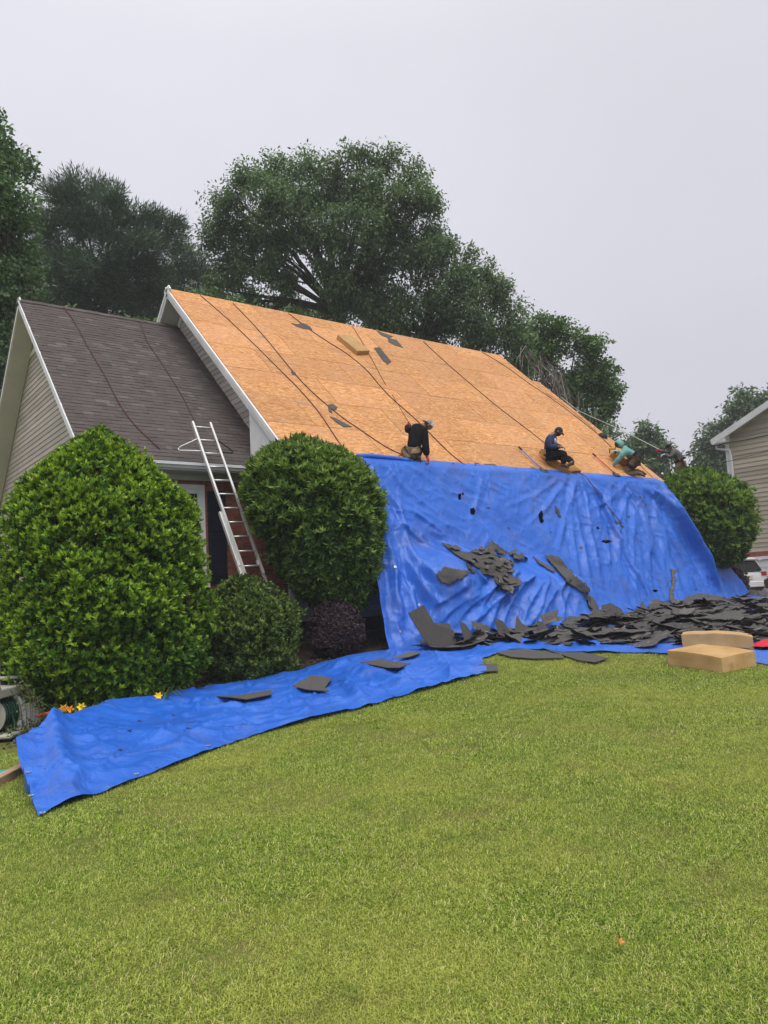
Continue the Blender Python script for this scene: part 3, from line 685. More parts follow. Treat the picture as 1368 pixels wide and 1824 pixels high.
def bush(name, label, c, z0, z1, R, prof, mat, nros, nl, Ln, Wd, lump=.12, gap=.18, inner=2500, tops=(0, 0), ft=None, stems=5, seed=1, tilt=(.5, 1.1), leafscale=1., new=None, nnew=0):
    """shrub with its foliage gathered in clumps round an egg-shaped crown; c = (x, y) of its foot"""
    root = thing(name, label, 'shrub' if 'bush' not in name else 'bush', (c[0], c[1], float(ground(*c))))
    H = z1-z0; g = np.random.default_rng(seed)
    view = math.atan2(CAM[1]-c[1], CAM[0]-c[0])
    def sample(n, lo, hi, drop):
        h = g.random(n*3); keep = g.random(n*3) < np.maximum(prof(h), .12)/prof.r.max(); h = h[keep]
        ph = view+g.normal(0, 1.15, len(h)); k = g.random(len(h)) < .25; ph[k] = g.random(k.sum())*6.28
        r0 = prof(h)*R
        q = ph*R*1.1
        lumpv = fbm(q*1.9+seed*7, h*H*2.1, 3)*2; fine = fbm(q*6+seed*3, h*H*6, 2)*2
        r = r0*(1+lump*lumpv*1.8+lump*.5*fine)*g.uniform(lo, hi, len(h))
        keep = lumpv > -drop*3 if drop else np.ones(len(h), bool)
        if drop: keep |= g.random(len(h)) < .35
        dr = (prof(np.minimum(h+.03, 1))-prof(np.maximum(h-.03, 0)))*R/(.06*H)
        nz_ = np.clip(-dr, -1.2, 3)
        N = unit(np.stack([np.cos(ph), np.sin(ph), nz_], -1))
        P = np.stack([c[0]+tops[0]*h+np.cos(ph)*r, c[1]+tops[1]*h+np.sin(ph)*r, z0+h*H+.10*lump*8*fbm(q*2.3, ph*3+seed, 2)], -1)
        return P[keep][:n], N[keep][:n]
    P, N = sample(nros, .93, 1.03, gap)
    A = unit(N*.75+np.array([0, 0, .55])+g.normal(size=P.shape)*.28)
    V, Fq = rosettes(P, A, nl, Ln*leafscale, Wd*leafscale, tilt)
    np_mesh('foliage', V, Fq, mat, root, kind='stuff')
    if new:  # outer, mostly upward shoots: new growth coloured paler to stand in for highlights
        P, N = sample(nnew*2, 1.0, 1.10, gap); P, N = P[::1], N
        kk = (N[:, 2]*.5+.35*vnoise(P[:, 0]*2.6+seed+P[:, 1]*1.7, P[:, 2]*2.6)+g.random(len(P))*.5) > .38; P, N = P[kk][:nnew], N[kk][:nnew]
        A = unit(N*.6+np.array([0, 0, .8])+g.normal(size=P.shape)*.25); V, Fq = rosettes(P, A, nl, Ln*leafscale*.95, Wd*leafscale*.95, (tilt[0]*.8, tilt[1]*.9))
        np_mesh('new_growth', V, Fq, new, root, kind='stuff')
    P, N = sample(inner, .45, .88, 0)
    A = unit(N+g.normal(size=P.shape)*.6); V, Fq = rosettes(P, A, 4, Ln*1.9, Wd*2.3, (.6, 1.4))
    np_mesh('inner_foliage', V, Fq, mat, root, kind='stuff')
    gz = float(ground(*c))-.05
    for i in range(stems):
        a = 6.28*i/max(stems, 1)+g.random(); f = .12*R
        pts = [(c[0]+math.cos(a)*f*.6, c[1]+math.sin(a)*f*.6, gz), (c[0]+math.cos(a)*f*1.6, c[1]+math.sin(a)*f*1.6, gz+(z0-gz)+H*.15), (c[0]+math.cos(a)*R*.4+tops[0]*.5, c[1]+math.sin(a)*R*.4+tops[1]*.5, z0+H*.5)]
        MB().tube(polyline(pts, 8), np.linspace(.05, .018, len(polyline(pts, 8)))*max(.6, R*.8), 6).build('stem', 'bark', root)
    return root
egg = Prof([0, .06, .15, .3, .45, .6, .72, .82, .9, .96, 1], [.62, .82, .95, 1, .99, .94, .84, .66, .43, .23, .04])
p0 = at(197, 1000, 12.7)
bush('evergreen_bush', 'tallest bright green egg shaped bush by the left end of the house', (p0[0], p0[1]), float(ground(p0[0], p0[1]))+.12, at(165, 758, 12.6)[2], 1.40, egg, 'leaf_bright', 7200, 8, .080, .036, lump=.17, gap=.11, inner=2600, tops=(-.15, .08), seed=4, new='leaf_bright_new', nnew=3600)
p0 = on_y(436, 1110, -.55)
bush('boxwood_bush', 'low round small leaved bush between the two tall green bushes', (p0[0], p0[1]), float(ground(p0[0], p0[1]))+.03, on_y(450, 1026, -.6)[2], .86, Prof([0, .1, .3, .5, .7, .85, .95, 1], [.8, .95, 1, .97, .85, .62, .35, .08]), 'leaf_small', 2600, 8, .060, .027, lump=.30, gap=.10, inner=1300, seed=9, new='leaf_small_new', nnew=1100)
p0 = on_y(606, 1090, -.45)
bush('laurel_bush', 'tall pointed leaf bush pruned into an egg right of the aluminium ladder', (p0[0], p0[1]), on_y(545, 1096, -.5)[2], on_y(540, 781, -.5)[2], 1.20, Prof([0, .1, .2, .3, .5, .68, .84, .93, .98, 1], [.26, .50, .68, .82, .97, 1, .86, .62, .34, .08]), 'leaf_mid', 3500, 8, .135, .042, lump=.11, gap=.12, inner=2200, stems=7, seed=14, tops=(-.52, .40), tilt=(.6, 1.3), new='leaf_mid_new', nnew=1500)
p0 = on_y(597, 1110, -.75)
bush('purple_bush', 'small dark purple leaved bush under the ladder side bush', (p0[0], p0[1]), float(ground(p0[0], p0[1]))+.05, on_y(597, 1066, -.75)[2], .50, Prof([0, .15, .35, .6, .8, .93, 1], [.62, .9, 1, .95, .72, .42, .1]), 'leaf_purple', 2600, 6, .042, .02, lump=.22, gap=.2, inner=700, seed=21)
p0 = at(1242, 925, 25.7)
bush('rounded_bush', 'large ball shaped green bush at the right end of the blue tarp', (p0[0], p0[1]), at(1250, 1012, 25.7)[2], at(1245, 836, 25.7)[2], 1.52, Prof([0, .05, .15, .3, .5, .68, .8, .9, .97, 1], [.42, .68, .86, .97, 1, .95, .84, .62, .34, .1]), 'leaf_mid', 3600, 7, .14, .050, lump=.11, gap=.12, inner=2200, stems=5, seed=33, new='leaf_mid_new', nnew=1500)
p0 = at(1299, 1030, 28)
bush('purple_bush', 'dark purple bush in front of the white car', (p0[0], p0[1]), float(ground(p0[0], p0[1])), at(1299, 1008, 28)[2], .55, Prof([0, .2, .5, .8, .95, 1], [.7, .95, 1, .8, .4, .1]), 'leaf_purple', 1500, 6, .07, .035, lump=.2, gap=.15, inner=500, seed=41)

# ------------------------------------------------------------------ trees
def tree(name, label, t, foot, lobes, mat, leaf=(.24, .12), dens=1., per=42, crad=.62, flat=.75, needle=False, seed=1, limb=.9, trunk_r=.28, fork=None, group='trees behind the house', droop=.3):
    g = np.random.default_rng(seed); b = at(foot[0], foot[1], t); base = np.array([b[0], b[1], float(ground(b[0], b[1]))-.1])
    root = thing(name, label, 'tree', tuple(base), group)
    C = []; clus = []; br = MB()
    for (px, py, rp, dt) in lobes:
        c = at(px, py, t+dt); R = rp/F_PX*t; C.append((c, R))
    cen = np.mean([c for c, R in C], 0)
    zmin = min(c[2] for c, R in C); fk = base+np.array([0, 0, max(2.5, (zmin-base[2])*.75)]) if fork is None else at(fork[0], fork[1], t)
    trunk = polyline([base, base*.5+fk*.5+g.normal(size=3)*.12, fk], 8)
    tr = MB().tube(trunk, np.linspace(trunk_r*1.1, trunk_r*.55, len(trunk)), 9)
    for (c, R) in C:
        mid = fk*.55+c*.45+np.array([0, 0, .10*np.linalg.norm(c-fk)])*(1 if not needle else .3)+g.normal(size=3)*.3
        pl = polyline([fk, mid, c], 8); L = np.linalg.norm(c-fk)
        br.tube(pl, np.linspace(trunk_r*.17*limb+.004*L, .025, len(pl)), 5)
        n = max(8, int(20*dens*R*R)); d = unit(g.normal(size=(n, 3))); rr = R*g.random((n, 1))**.45
        cc = c+d*rr*np.array([1, 1, .85]); clus.append(cc)
        for q in cc[:max(2, n//5)]:
            br.tube([c*.6+fk*.4 if g.random() < .3 else c, (c+q)/2+g.normal(size=3)*.12, q], [.03, .02, .010], 4)
    tr.build('trunk', 'bark', root, smooth=True); br.build('limbs', 'bark', root)
    K = np.concatenate(clus); n = len(K); sz = crad*g.uniform(.65, 1.35, (n, 1, 1))
    off = unit(g.normal(size=(n, per, 3)))*g.random((n, per, 1))**.5*sz*np.array([1, 1, flat])
    P = (K[:, None]+off).reshape(-1, 3); out_ = unit(P-np.repeat(K, per, 0)+.25*unit(P-cen))
    if needle:
        D = unit(out_+np.array([0, 0, .35])+g.normal(size=P.shape)*.35); N = unit(g.normal(size=P.shape))
    else:
        D = unit(out_*.6+np.array([0, 0, -droop])+g.normal(size=P.shape)*.6); N = unit(out_*.4+np.array([0, 0, .8])+g.normal(size=P.shape)*.55)
    s = g.uniform(.65, 1.3, len(P)); V, Fq = quad_leaves(P, D, N, leaf[0]*s, leaf[1]*s)
    np_mesh('crown', V, Fq, mat, root, kind='stuff'); return root
J = lambda seed, L: [(x+random.uniform(-6, 6), y+random.uniform(-6, 6), r, d) for x, y, r, d in L]
tree('poplar_tree', 'tall pale green leafy tree at the left edge behind the wing', 27, (-30, 900), J(1, [(-20, 235, 26, 0), (5, 262, 28, 1), (25, 300, 24, 0), (-30, 300, 40, 1), (5, 350, 46, -1), (-45, 370, 50, 0), (15, 420, 44, 1), (-30, 450, 56, 0), (12, 490, 48, -1), (-50, 540, 60, 0), (5, 560, 50, 0), (-20, 620, 60, -1), (12, 650, 34, 0), (-60, 690, 60, 0), (-40, 250, 30, 2), (38, 395, 18, 0), (30, 460, 26, 0), (28, 530, 26, 1)]), 'leaf_poplar', leaf=(.13, .095), dens=1.7, per=85, crad=.48, seed=2, trunk_r=.3)
tree('pine_tree', 'broad dark pine with a flat topped crown behind the left wing', 38, (205, 900), J(2, [(135, 335, 26, 0), (175, 345, 30, 1), (105, 355, 26, 0), (205, 370, 26, -1), (85, 400, 30, 0), (140, 395, 44, 0), (185, 420, 40, 2), (230, 400, 24, 0), (258, 385, 18, 0), (285, 398, 20, 0), (310, 408, 17, 0), (300, 440, 18, 1), (255, 435, 32, -1), (215, 460, 40, 0), (100, 450, 44, 1), (145, 480, 50, -1), (190, 510, 44, 0), (260, 490, 34, 0), (110, 520, 48, 0), (235, 535, 40, 0), (280, 520, 30, 1), (150, 560, 40, 0), (75, 490, 36, 2), (70, 550, 40, 0)]), 'needle', leaf=(.27, .036), dens=1.5, per=120, crad=.50, needle=True, seed=5, trunk_r=.32, limb=1.1, fork=(185, 540))
tree('pine_tree', 'lower dark pine between the broad pine and the big oak', 42, (320, 900), J(3, [(330, 470, 26, 0), (350, 495, 28, 0), (310, 500, 30, 1), (280, 540, 36, 0), (330, 540, 36, 0), (370, 530, 30, 1), (355, 565, 34, 0), (250, 570, 34, 0), (310, 580, 34, 0)]), 'needle', leaf=(.27, .04), dens=1.5, per=110, crad=.55, needle=True, seed=6, trunk_r=.25)
tree('oak_tree', 'biggest oak with a wide rounded crown above the orange roof', 36, (605, 950), J(4, [(640, 278, 26, 0), (690, 282, 28, 0), (730, 300, 26, 1), (600, 295, 26, 0), (550, 300, 34, 1), (490, 305, 30, 0), (440, 318, 28, 0), (415, 350, 32, 0), (395, 390, 30, 1), (385, 430, 24, 0), (405, 455, 30, 0), (470, 355, 46, -2), (530, 360, 48, 0), (600, 350, 48, 1), (670, 345, 46, -1), (735, 345, 38, 0), (765, 365, 24, 0), (755, 400, 28, 0), (700, 400, 46, 1), (630, 410, 50, -2), (560, 420, 46, -1), (490, 420, 48, 0), (440, 415, 40, 1), (430, 480, 36, 0), (480, 480, 38, -1), (520, 500, 26, 1), (400, 510, 30, 0), (440, 525, 30, 1), (660, 460, 44, 0), (720, 450, 40, 0), (765, 435, 26, 1), (590, 480, 36, -2), (650, 510, 40, 1), (620, 545, 34, -1), (690, 530, 44, 0), (380, 545, 26, 2), (505, 545, 28, 2), (545, 550, 24, 2), (475, 560, 30, 2), (580, 560, 26, 2)]), 'leaf_oak', leaf=(.17, .075), dens=1.2, per=105, crad=.52, flat=.95, seed=7, trunk_r=.5, limb=1.3, fork=(605, 560), droop=.7)
tree('oak_tree', 'lower spreading oak to the right of the biggest oak', 35, (760, 950), J(5, [(790, 440, 26, 0), (830, 475, 28, 0), (770, 470, 40, 0), (870, 490, 24, 0), (900, 520, 24, 0), (860, 530, 36, 1), (815, 520, 42, -1), (905, 555, 24, 0), (765, 530, 46, 0), (720, 570, 44, 0), (780, 585, 44, 1), (840, 575, 42, -1), (885, 590, 34, 0), (860, 615, 34, 0), (740, 610, 34, 0), (930, 620, 30, 0), (915, 590, 20, 1), (690, 590, 36, 2), (660, 570, 34, 3), (910, 655, 34, 0)]), 'leaf_oak', leaf=(.17, .075), dens=1.2, per=105, crad=.52, flat=.95, seed=8, trunk_r=.4, limb=1.2, droop=.7, fork=(745, 600))
tree('maple_tree', 'bright green leafy tree standing to the right of the oaks', 38, (1010, 1000), J(6, [(965, 580, 24, 0), (990, 590, 24, 0), (945, 610, 24, 1), (985, 630, 36, 0), (1025, 612, 24, 0), (1050, 630, 26, 0), (1035, 660, 34, 0), (1075, 655, 24, 0), (1088, 690, 18, 0), (1070, 700, 28, 1), (1030, 705, 32, 0), (985, 680, 30, 1), (955, 650, 30, 0), (1085, 725, 18, 0), (1055, 740, 26, 0), (1010, 745, 26, 1), (975, 715, 24, 2)]), 'leaf_maple', leaf=(.15, .11), dens=1.45, per=90, crad=.50, seed=9, trunk_r=.32)
tree('distant_tree', 'small far tree behind the crouching roofers', 62, (1150, 1000), J(7, [(1150, 765, 18, 0), (1172, 775, 18, 0), (1135, 785, 20, 0), (1160, 800, 24, 1), (1120, 800, 20, 0), (1185, 805, 18, 0), (1140, 825, 26, 0), (1175, 835, 24, 0), (1105, 790, 14, 0), (1110, 825, 24, 0), (1080, 770, 20, -1), (1075, 800, 22, 0)]), 'leaf_oak', leaf=(.34, .17), dens=.75, per=40, crad=.7, seed=10, trunk_r=.3, droop=.6)
tree('distant_tree', 'large far tree behind the neighbour house', 66, (1310, 1000), J(8, [(1360, 710, 24, 0), (1330, 712, 20, 0), (1310, 735, 22, 0), (1345, 745, 30, 0), (1300, 760, 26, 1), (1280, 775, 22, 0), (1262, 795, 22, 0), (1290, 800, 28, 0), (1250, 815, 18, 0), (1320, 790, 34, 2), (1270, 830, 24, 0), (1245, 835, 16, 0), (1300, 835, 28, 0), (1380, 730, 30, 0)]), 'leaf_oak', leaf=(.36, .18), dens=.75, per=42, crad=.75, seed=11, trunk_r=.4, droop=.6)
# scrubby growth: low understory behind the ridge, mostly hidden
tree('understory_tree', 'low dark tree filling the gap behind the house ridge', 33, (480, 980), J(9, [(420, 560, 26, 0), (460, 570, 28, 0), (520, 570, 26, 0), (560, 585, 26, 0), (610, 600, 26, 1), (660, 615, 28, 0), (400, 545, 20, 0), (720, 640, 30, 0), (360, 540, 24, 1)]), 'leaf_oak', leaf=(.24, .11), dens=1.3, per=40, crad=.5, seed=12, trunk_r=.15)
tree('understory_tree', 'low leafy tree low behind the shingled wing', 30, (150, 980), J(10, [(60, 575, 26, 0), (110, 572, 22, 0), (160, 582, 22, 0), (215, 590, 22, 1), (265, 590, 20, 0), (25, 590, 30, 0), (10, 650, 34, 0)]), 'leaf_maple', leaf=(.2, .12), dens=1.2, per=40, crad=.5, seed=13, trunk_r=.15)
n = 26000; a = YAW+rng.uniform(-1.5, 1.3, n); d = 82+rng.normal(0, 4, n); X = CAM[0]+np.sin(a)*d; Y = CAM[1]+np.cos(a)*d
top = 7+5*vnoise(a*14+40, a*3+9)+3*vnoise(a*45, a*2+5); P = np.stack([X, Y, ground(X, Y)+top*rng.random(n)**.8], -1)
V, Fq = quad_leaves(P, unit(rng.normal(size=(n, 3))), unit(rng.normal(size=(n, 3))+np.array([0, 0, .8])), rng.uniform(.7, 1.5, n), rng.uniform(.5, .9, n)); np_mesh('far_wood', V, Fq, 'leaf_oak', kind='stuff')
# dead, vine-hung branches beside the right hand tree
dt_ = thing('dead_tree', 'bare grey dead branches hanging beside the bright green tree', 'tree', tuple(at(985, 1000, 34)*np.array([1, 1, 0])+np.array([0, 0, .6])))
g = np.random.default_rng(5); m = MB(); c0 = at(940, 628, 34)
m.tube(polyline([at(985, 900, 34), at(985, 760, 34), at(965, 670, 34), c0], 12), [.12]*3+list(np.linspace(.11, .05, 10))[:max(0, len(polyline([at(985, 900, 34), at(985, 760, 34), at(965, 670, 34), c0], 12))-3)], 6)
m.build('trunk', 'bark', dt_); m = MB()
for i in range(60):
    a = g.random(); s = (930+70*a+g.normal()*6, 615+60*a+g.normal()*8); e_ = (s[0]+18+g.normal()*14, s[1]+35+g.random()*55)
    m.tube(polyline([at(*s, 34+g.normal()*.5), at((s[0]+e_[0])/2+g.normal()*6, (s[1]+e_[1])/2-6, 34+g.normal()*.6), at(*e_, 34+g.normal()*.6)], 6), .013, 3)
for i in range(11):
    x = 985+g.random()*85; y = 790-g.random()*30; m.tube(polyline([at(x, y+40, 34), at(x+g.normal()*4, y, 34), at(x+g.normal()*12, y-35-g.random()*40, 34)], 6), .016, 3)
m.build('twigs', 'dead_twig', dt_)

# ------------------------------------------------------------------ lawn grass
def in_poly(x, y, poly):
    ins = np.zeros(x.shape, bool); n = len(poly)
    for i in range(n):
        (ax, ay), (bx, by) = poly[i], poly[(i+1) % n]; ins ^= ((ay > y) != (by > y)) & (x < (bx-ax)*(y-ay)/(by-ay+1e-12)+ax)
    return ins
STRIP = [tuple(on_ground(*q)[:2]) for q in ((66, 1458), (180, 1412), (310, 1362), (450, 1310), (580, 1272), (700, 1245), (800, 1212), (868, 1197), (800, 1176), (694, 1160), (620, 1166), (560, 1184), (430, 1216), (285, 1240), (150, 1283), (70, 1312), (22, 1328))]
DEBRIS = [tuple(on_ground(*q)[:2]) for q in ((735, 1160), (900, 1160), (1080, 1160), (1220, 1150), (1368, 1140), (1450, 1130), (1420, 1070), (1300, 1072), (1000, 1090), (760, 1105))]
tufts = []
for k in range(5):
    gb = np.random.default_rng(50+k); n = 18; P = gb.normal(size=(n, 3))*np.array([.022, .022, 0]); az = gb.random(n)*6.28; lean = gb.uniform(.1, 1.35, n); L = gb.uniform(.011, .033, n)
    D = np.stack([np.cos(az)*np.sin(lean), np.sin(az)*np.sin(lean), np.cos(lean)], -1); S = np.stack([-np.sin(az+.6), np.cos(az+.6), 0*az], -1)*gb.uniform(.0014, .0024, n)[:, None]
    D2 = unit(D+np.stack([np.cos(az+1)*.5, np.sin(az+1)*.5, -.6+0*az], -1))
    V = np.stack([P-S, P+S, P+D*L[:, None]*.6+S*.8, P+D*L[:, None]*.6-S*.8, P+D*L[:, None]*.6+D2*L[:, None]*.45], 1).reshape(-1, 3); fs = []
    for i in range(n): fs += [(5*i, 5*i+1, 5*i+2, 5*i+3), (5*i+3, 5*i+2, 5*i+4)]
    me = bpy.data.meshes.new('grass_tuft'); me.from_pydata(V.tolist(), [], fs); me.materials.append(MATS['grass_blade'])
    tufts.append(bpy.data.objects.new('grass_tuft', me))
n = 300000; d = 2.6+16.4*rng.random(n)**1.25; a = YAW+rng.uniform(-.72, .78, n)
X = CAM[0]+np.sin(a)*d; Y = CAM[1]+np.cos(a)*d
edge = np.interp(X, [-9, -5.6, -4.6, -3, -.5, 1.2, 2, 20], [-2.9, -2.6, -1.9, -1.7, -1.7, -2.6, -3.4, -3.4])
thin = vnoise(X*1.1+9, Y*1.1)+.5*vnoise(X*3.1, Y*3.1)
keep = (Y < edge) & ~in_poly(X, Y, STRIP) & ~in_poly(X, Y, DEBRIS) & (rng.random(n) < np.clip((thin-.28)*3, .4, 1))
X, Y, d = X[keep], Y[keep], d[keep]
gp = np.stack([X, Y, ground(X, Y)+.02*fbm(X*.7, Y*.7)-.003], -1)
me = bpy.data.meshes.new('grass'); me.vertices.add(len(gp)); me.vertices.foreach_set('co', gp.astype(np.float32).ravel())
at_ = me.attributes.new('sz', 'FLOAT', 'POINT'); at_.data.foreach_set('value', ((1+.06*np.maximum(d-5, 0))*rng.uniform(.65, 1.25, len(gp))*(.75+.5*vnoise(X*2.3, Y*2.3))).astype(np.float32))
at_ = me.attributes.new('rz', 'FLOAT', 'POINT'); at_.data.foreach_set('value', (rng.random(len(gp))*6.28).astype(np.float32))
me.materials.append(MATS['grass_blade']); go = place('grass', me, kind='stuff')
ng = bpy.data.node_groups.new('grass_nodes', 'GeometryNodeTree')
ng.interface.new_socket('Geometry', in_out='INPUT', socket_type='NodeSocketGeometry'); ng.interface.new_socket('Geometry', in_out='OUTPUT', socket_type='NodeSocketGeometry')
gi, gout = ng.nodes.new('NodeGroupInput'), ng.nodes.new('NodeGroupOutput'); iop = ng.nodes.new('GeometryNodeInstanceOnPoints'); ji = ng.nodes.new('GeometryNodeJoinGeometry')
for tf in tufts:
    oi = ng.nodes.new('GeometryNodeObjectInfo'); oi.inputs['Object'].default_value = tf; oi.inputs['As Instance'].default_value = True; ng.links.new(oi.outputs['Geometry'], ji.inputs[0])
iop.inputs['Pick Instance'].default_value = True
ri = ng.nodes.new('FunctionNodeRandomValue'); ri.data_type = 'INT'; ri.inputs[4].default_value = 0; ri.inputs[5].default_value = 4
na = ng.nodes.new('GeometryNodeInputNamedAttribute'); na.data_type = 'FLOAT'; na.inputs[0].default_value = 'sz'
nb = ng.nodes.new('GeometryNodeInputNamedAttribute'); nb.data_type = 'FLOAT'; nb.inputs[0].default_value = 'rz'
cx = ng.nodes.new('ShaderNodeCombineXYZ'); ng.links.new(nb.outputs[0], cx.inputs[2])
ng.links.new(gi.outputs[0], iop.inputs['Points']); ng.links.new(ji.outputs[0], iop.inputs['Instance']); ng.links.new(ri.outputs[2], iop.inputs['Instance Index'])
ng.links.new(cx.outputs[0], iop.inputs['Rotation']); ng.links.new(na.outputs[0], iop.inputs['Scale']); ng.links.new(iop.outputs[0], gout.inputs[0])
md = go.modifiers.new('grass', 'NODES'); md.node_group = ng
# ------------------------------------------------------------------ the big tarp hung from the eave
NU, NV = 560, 220
u = np.linspace(0, 1, NU)[:, None]; t = np.linspace(0, 1, NV)[None, :]
XT = 1.62+(12.36-1.62)*u+0*t
XBk = np.interp(u, [0, .1, .2, .35, .5, .7, .88, 1], [1.0, 1.95, 3.0, 4.6, 6.3, 9.3, 13.1, 16.0])
YBk = np.interp(u, [0, .1, .2, .35, .5, .7, .88, 1], [-1.55, -1.62, -1.6, -1.6, -1.62, -1.5, -1.1, -.62])
TX = XT+(XBk-XT)*t**1.05
TY = -.13+(YBk+.13)*t**1.12
ZB = ground(XBk, YBk)+.03
TZ = 4.375+(ZB-4.375)*t
# what stands below: a clipped hedge pushes the sheet outwards
wX = smoothstep(1.75, 2.7, TX)*(1-smoothstep(5.75, 6.2, TX))
hz = 1.95-.12*(TX-3)+.08*np.sin(TX*2.3)
bul = smoothstep(hz+.62, hz-.05, TZ)*(.98+.1*np.sin(TX*3.1+1))*(1-.22*smoothstep(hz-.15, hz-.9, TZ)*(1-smoothstep(3.2, 4.6, TX)))
TY = TY-wX*bul*(1-.12*t)
# over the eave and a hand's breadth up the deck
k = np.clip(1-t/.022, 0, 1); TY = np.where(t < .022, -.13+.20*k, TY); TZ = np.where(t < .022, np.where(k > .45, Z0+.022+SL*np.maximum(TY, 0)+.0*k, 4.375+.06*k/.45*.6), TZ)
HD = 4.4-TZ
ampR = .005+.012*smoothstep(7.5, 9.5, TX)+.009*(1-smoothstep(1.8, 2.8, TX))+.005*wX*smoothstep(2.2, 2.6, HD)
def ridg(a, b): return 1-np.abs(2*vnoise(a, b)-1)
D = ampR*(ridg(TX*2.2+fbm(TX*.7, HD*.5)*2, HD*.30+TX*.1)-.5)*2.1
D += ampR*1.1*(ridg(TX*5.5+HD*.4+fbm(TX, HD*.5), HD*.35+7)-.5)
D += .006*(ridg(TX*1.6+HD*1.3, HD*2.2-TX*.6)-.5)*2+.005*(ridg(TX*3+HD*4, HD*5-TX*2.5)-.5)*2
for xa, wd, am in ((1.9, 1.1, .05), (3.6, .9, .016), (5.3, .8, .016), (8.75, 1.0, .06), (9.6, .7, .04), (10.4, .9, .055), (11.3, .9, .06), (12.3, 1.3, .085)):
    q = (TX-xa)/(.30+HD*.55)                                        # pleats fanning out below the points where it is pinned
    D += .5*am*np.exp(-(q/wd)**2)*(ridg(q*5.5+xa*3, HD*.15+xa)-.45)*np.clip(HD/.5, .12, 1)*np.exp(-HD*.18)
q = (TX-3.2)*.55+(HD-2.2)*.9                                         # drag folds across and below the hedge
D += wX*.018*(ridg((TX-2.0)*2.4+(HD-2.6)*1.6, (HD-TX*.7)*.5)-.5)*smoothstep(1.9, 2.8, HD)
q = (TX-1.0)*.75-(HD-2.0)
D += .016*(ridg(q*3.4, TX*.6+3)-.5)*(1-smoothstep(1.8, 4.6, TX))*smoothstep(.4, 1.6, HD)
D += .05*(ridg((TX-11.6-HD*.35)*2.2, HD*.25)-.4)*smoothstep(11.2, 12.2, TX)*smoothstep(.8, 2., HD)
D += .022*fbm(TX*.8, HD*.6, 2)
def to_px(P):
    d = P-CAM; z = d@FW; return np.stack([684+F_PX*(d@RT)/z, 912-F_PX*(d@UP)/z], -1)
# the folds one sees: pulled from the pinned points, hanging at the sides, dragged over the hedge
BP = to_px(np.stack([TX, TY, TZ], -1))
FOLDS = [([(700, 925), (735, 985), (800, 1050)], 7, .06), ([(697, 940), (740, 1030), (790, 1090)], 7, .07), ([(720, 930), (790, 985)], 5, .035), ([(760, 940), (840, 990)], 5, .03), ([(695, 960), (715, 1080), (745, 1150)], 6, .07), ([(705, 980), (735, 1100), (765, 1160)], 6, .06), ([(698, 1000), (702, 1080), (715, 1160)], 5, .05), ([(740, 905), (850, 960)], 5, .025),
 ([(905, 1010), (860, 1070), (838, 1120)], 6, .06), ([(930, 1005), (885, 1070), (865, 1130)], 6, .065), ([(955, 1010), (905, 1080), (890, 1130)], 5, .06), ([(975, 1020), (935, 1085), (920, 1130)], 5, .05), ([(1000, 1035), (965, 1090), (955, 1130)], 5, .05), ([(1015, 1045), (995, 1100), (990, 1130)], 5, .045), ([(830, 1040), (800, 1065), (760, 1080)], 6, .05), ([(860, 1050), (800, 1090), (770, 1120)], 6, .05), ([(890, 1035), (835, 1080), (800, 1125)], 5, .05), ([(780, 1050), (760, 1100), (775, 1140)], 6, .05),
 ([(1022, 850), (1030, 940), (1055, 1060)], 4, .055), ([(1024, 850), (1005, 930), (990, 990)], 4, .035), ([(1026, 850), (1045, 930), (1075, 1060)], 4, .05), ([(1010, 850), (975, 900), (930, 945)], 4, .028), ([(1005, 848), (955, 880), (900, 905)], 4, .022), ([(1040, 852), (1090, 930), (1110, 1060)], 5, .045), ([(1018, 850), (1018, 930), (1030, 1040)], 3.5, .045),
 ([(1130, 857), (1125, 950), (1130, 1080)], 4, .05), ([(1132, 857), (1150, 950), (1165, 1070)], 4, .06), ([(1135, 858), (1170, 940), (1190, 1060)], 5, .06), ([(1128, 857), (1100, 930), (1095, 1050)], 4, .035), ([(1140, 858), (1190, 930), (1250, 1040)], 5, .08), ([(1150, 860), (1200, 920), (1275, 1050)], 6, .10), ([(1158, 864), (1215, 935), (1295, 1065)], 6, .10), ([(1145, 858), (1180, 960), (1215, 1070)], 5, .07), ([(1120, 856), (1080, 890), (1040, 915)], 3.5, .022), ([(1136, 858), (1160, 960), (1180, 1060)], 3.5, .05), ([(1160, 870), (1235, 970), (1265, 1060)], 5, .09),
 ([(860, 834), (850, 880), (835, 940)], 4, .022), ([(865, 834), (880, 880), (905, 930)], 4, .022), ([(730, 828), (790, 870), (880, 900)], 4, .020), ([(690, 826), (720, 870), (790, 920)], 4, .028), ([(660, 824), (690, 880), (740, 930)], 5, .035), ([(800, 832), (830, 870), (870, 885)], 4, .016), ([(940, 842), (960, 880), (985, 960)], 4, .02), ([(1060, 853), (1065, 920), (1090, 1000)], 4, .03), ([(1085, 854), (1080, 930), (1085, 1040)], 4, .03), ([(1105, 856), (1112, 940), (1120, 1050)], 3.5, .035)]
wob = 3*fbm(BP[..., 0]*.02, BP[..., 1]*.012, 2)*2
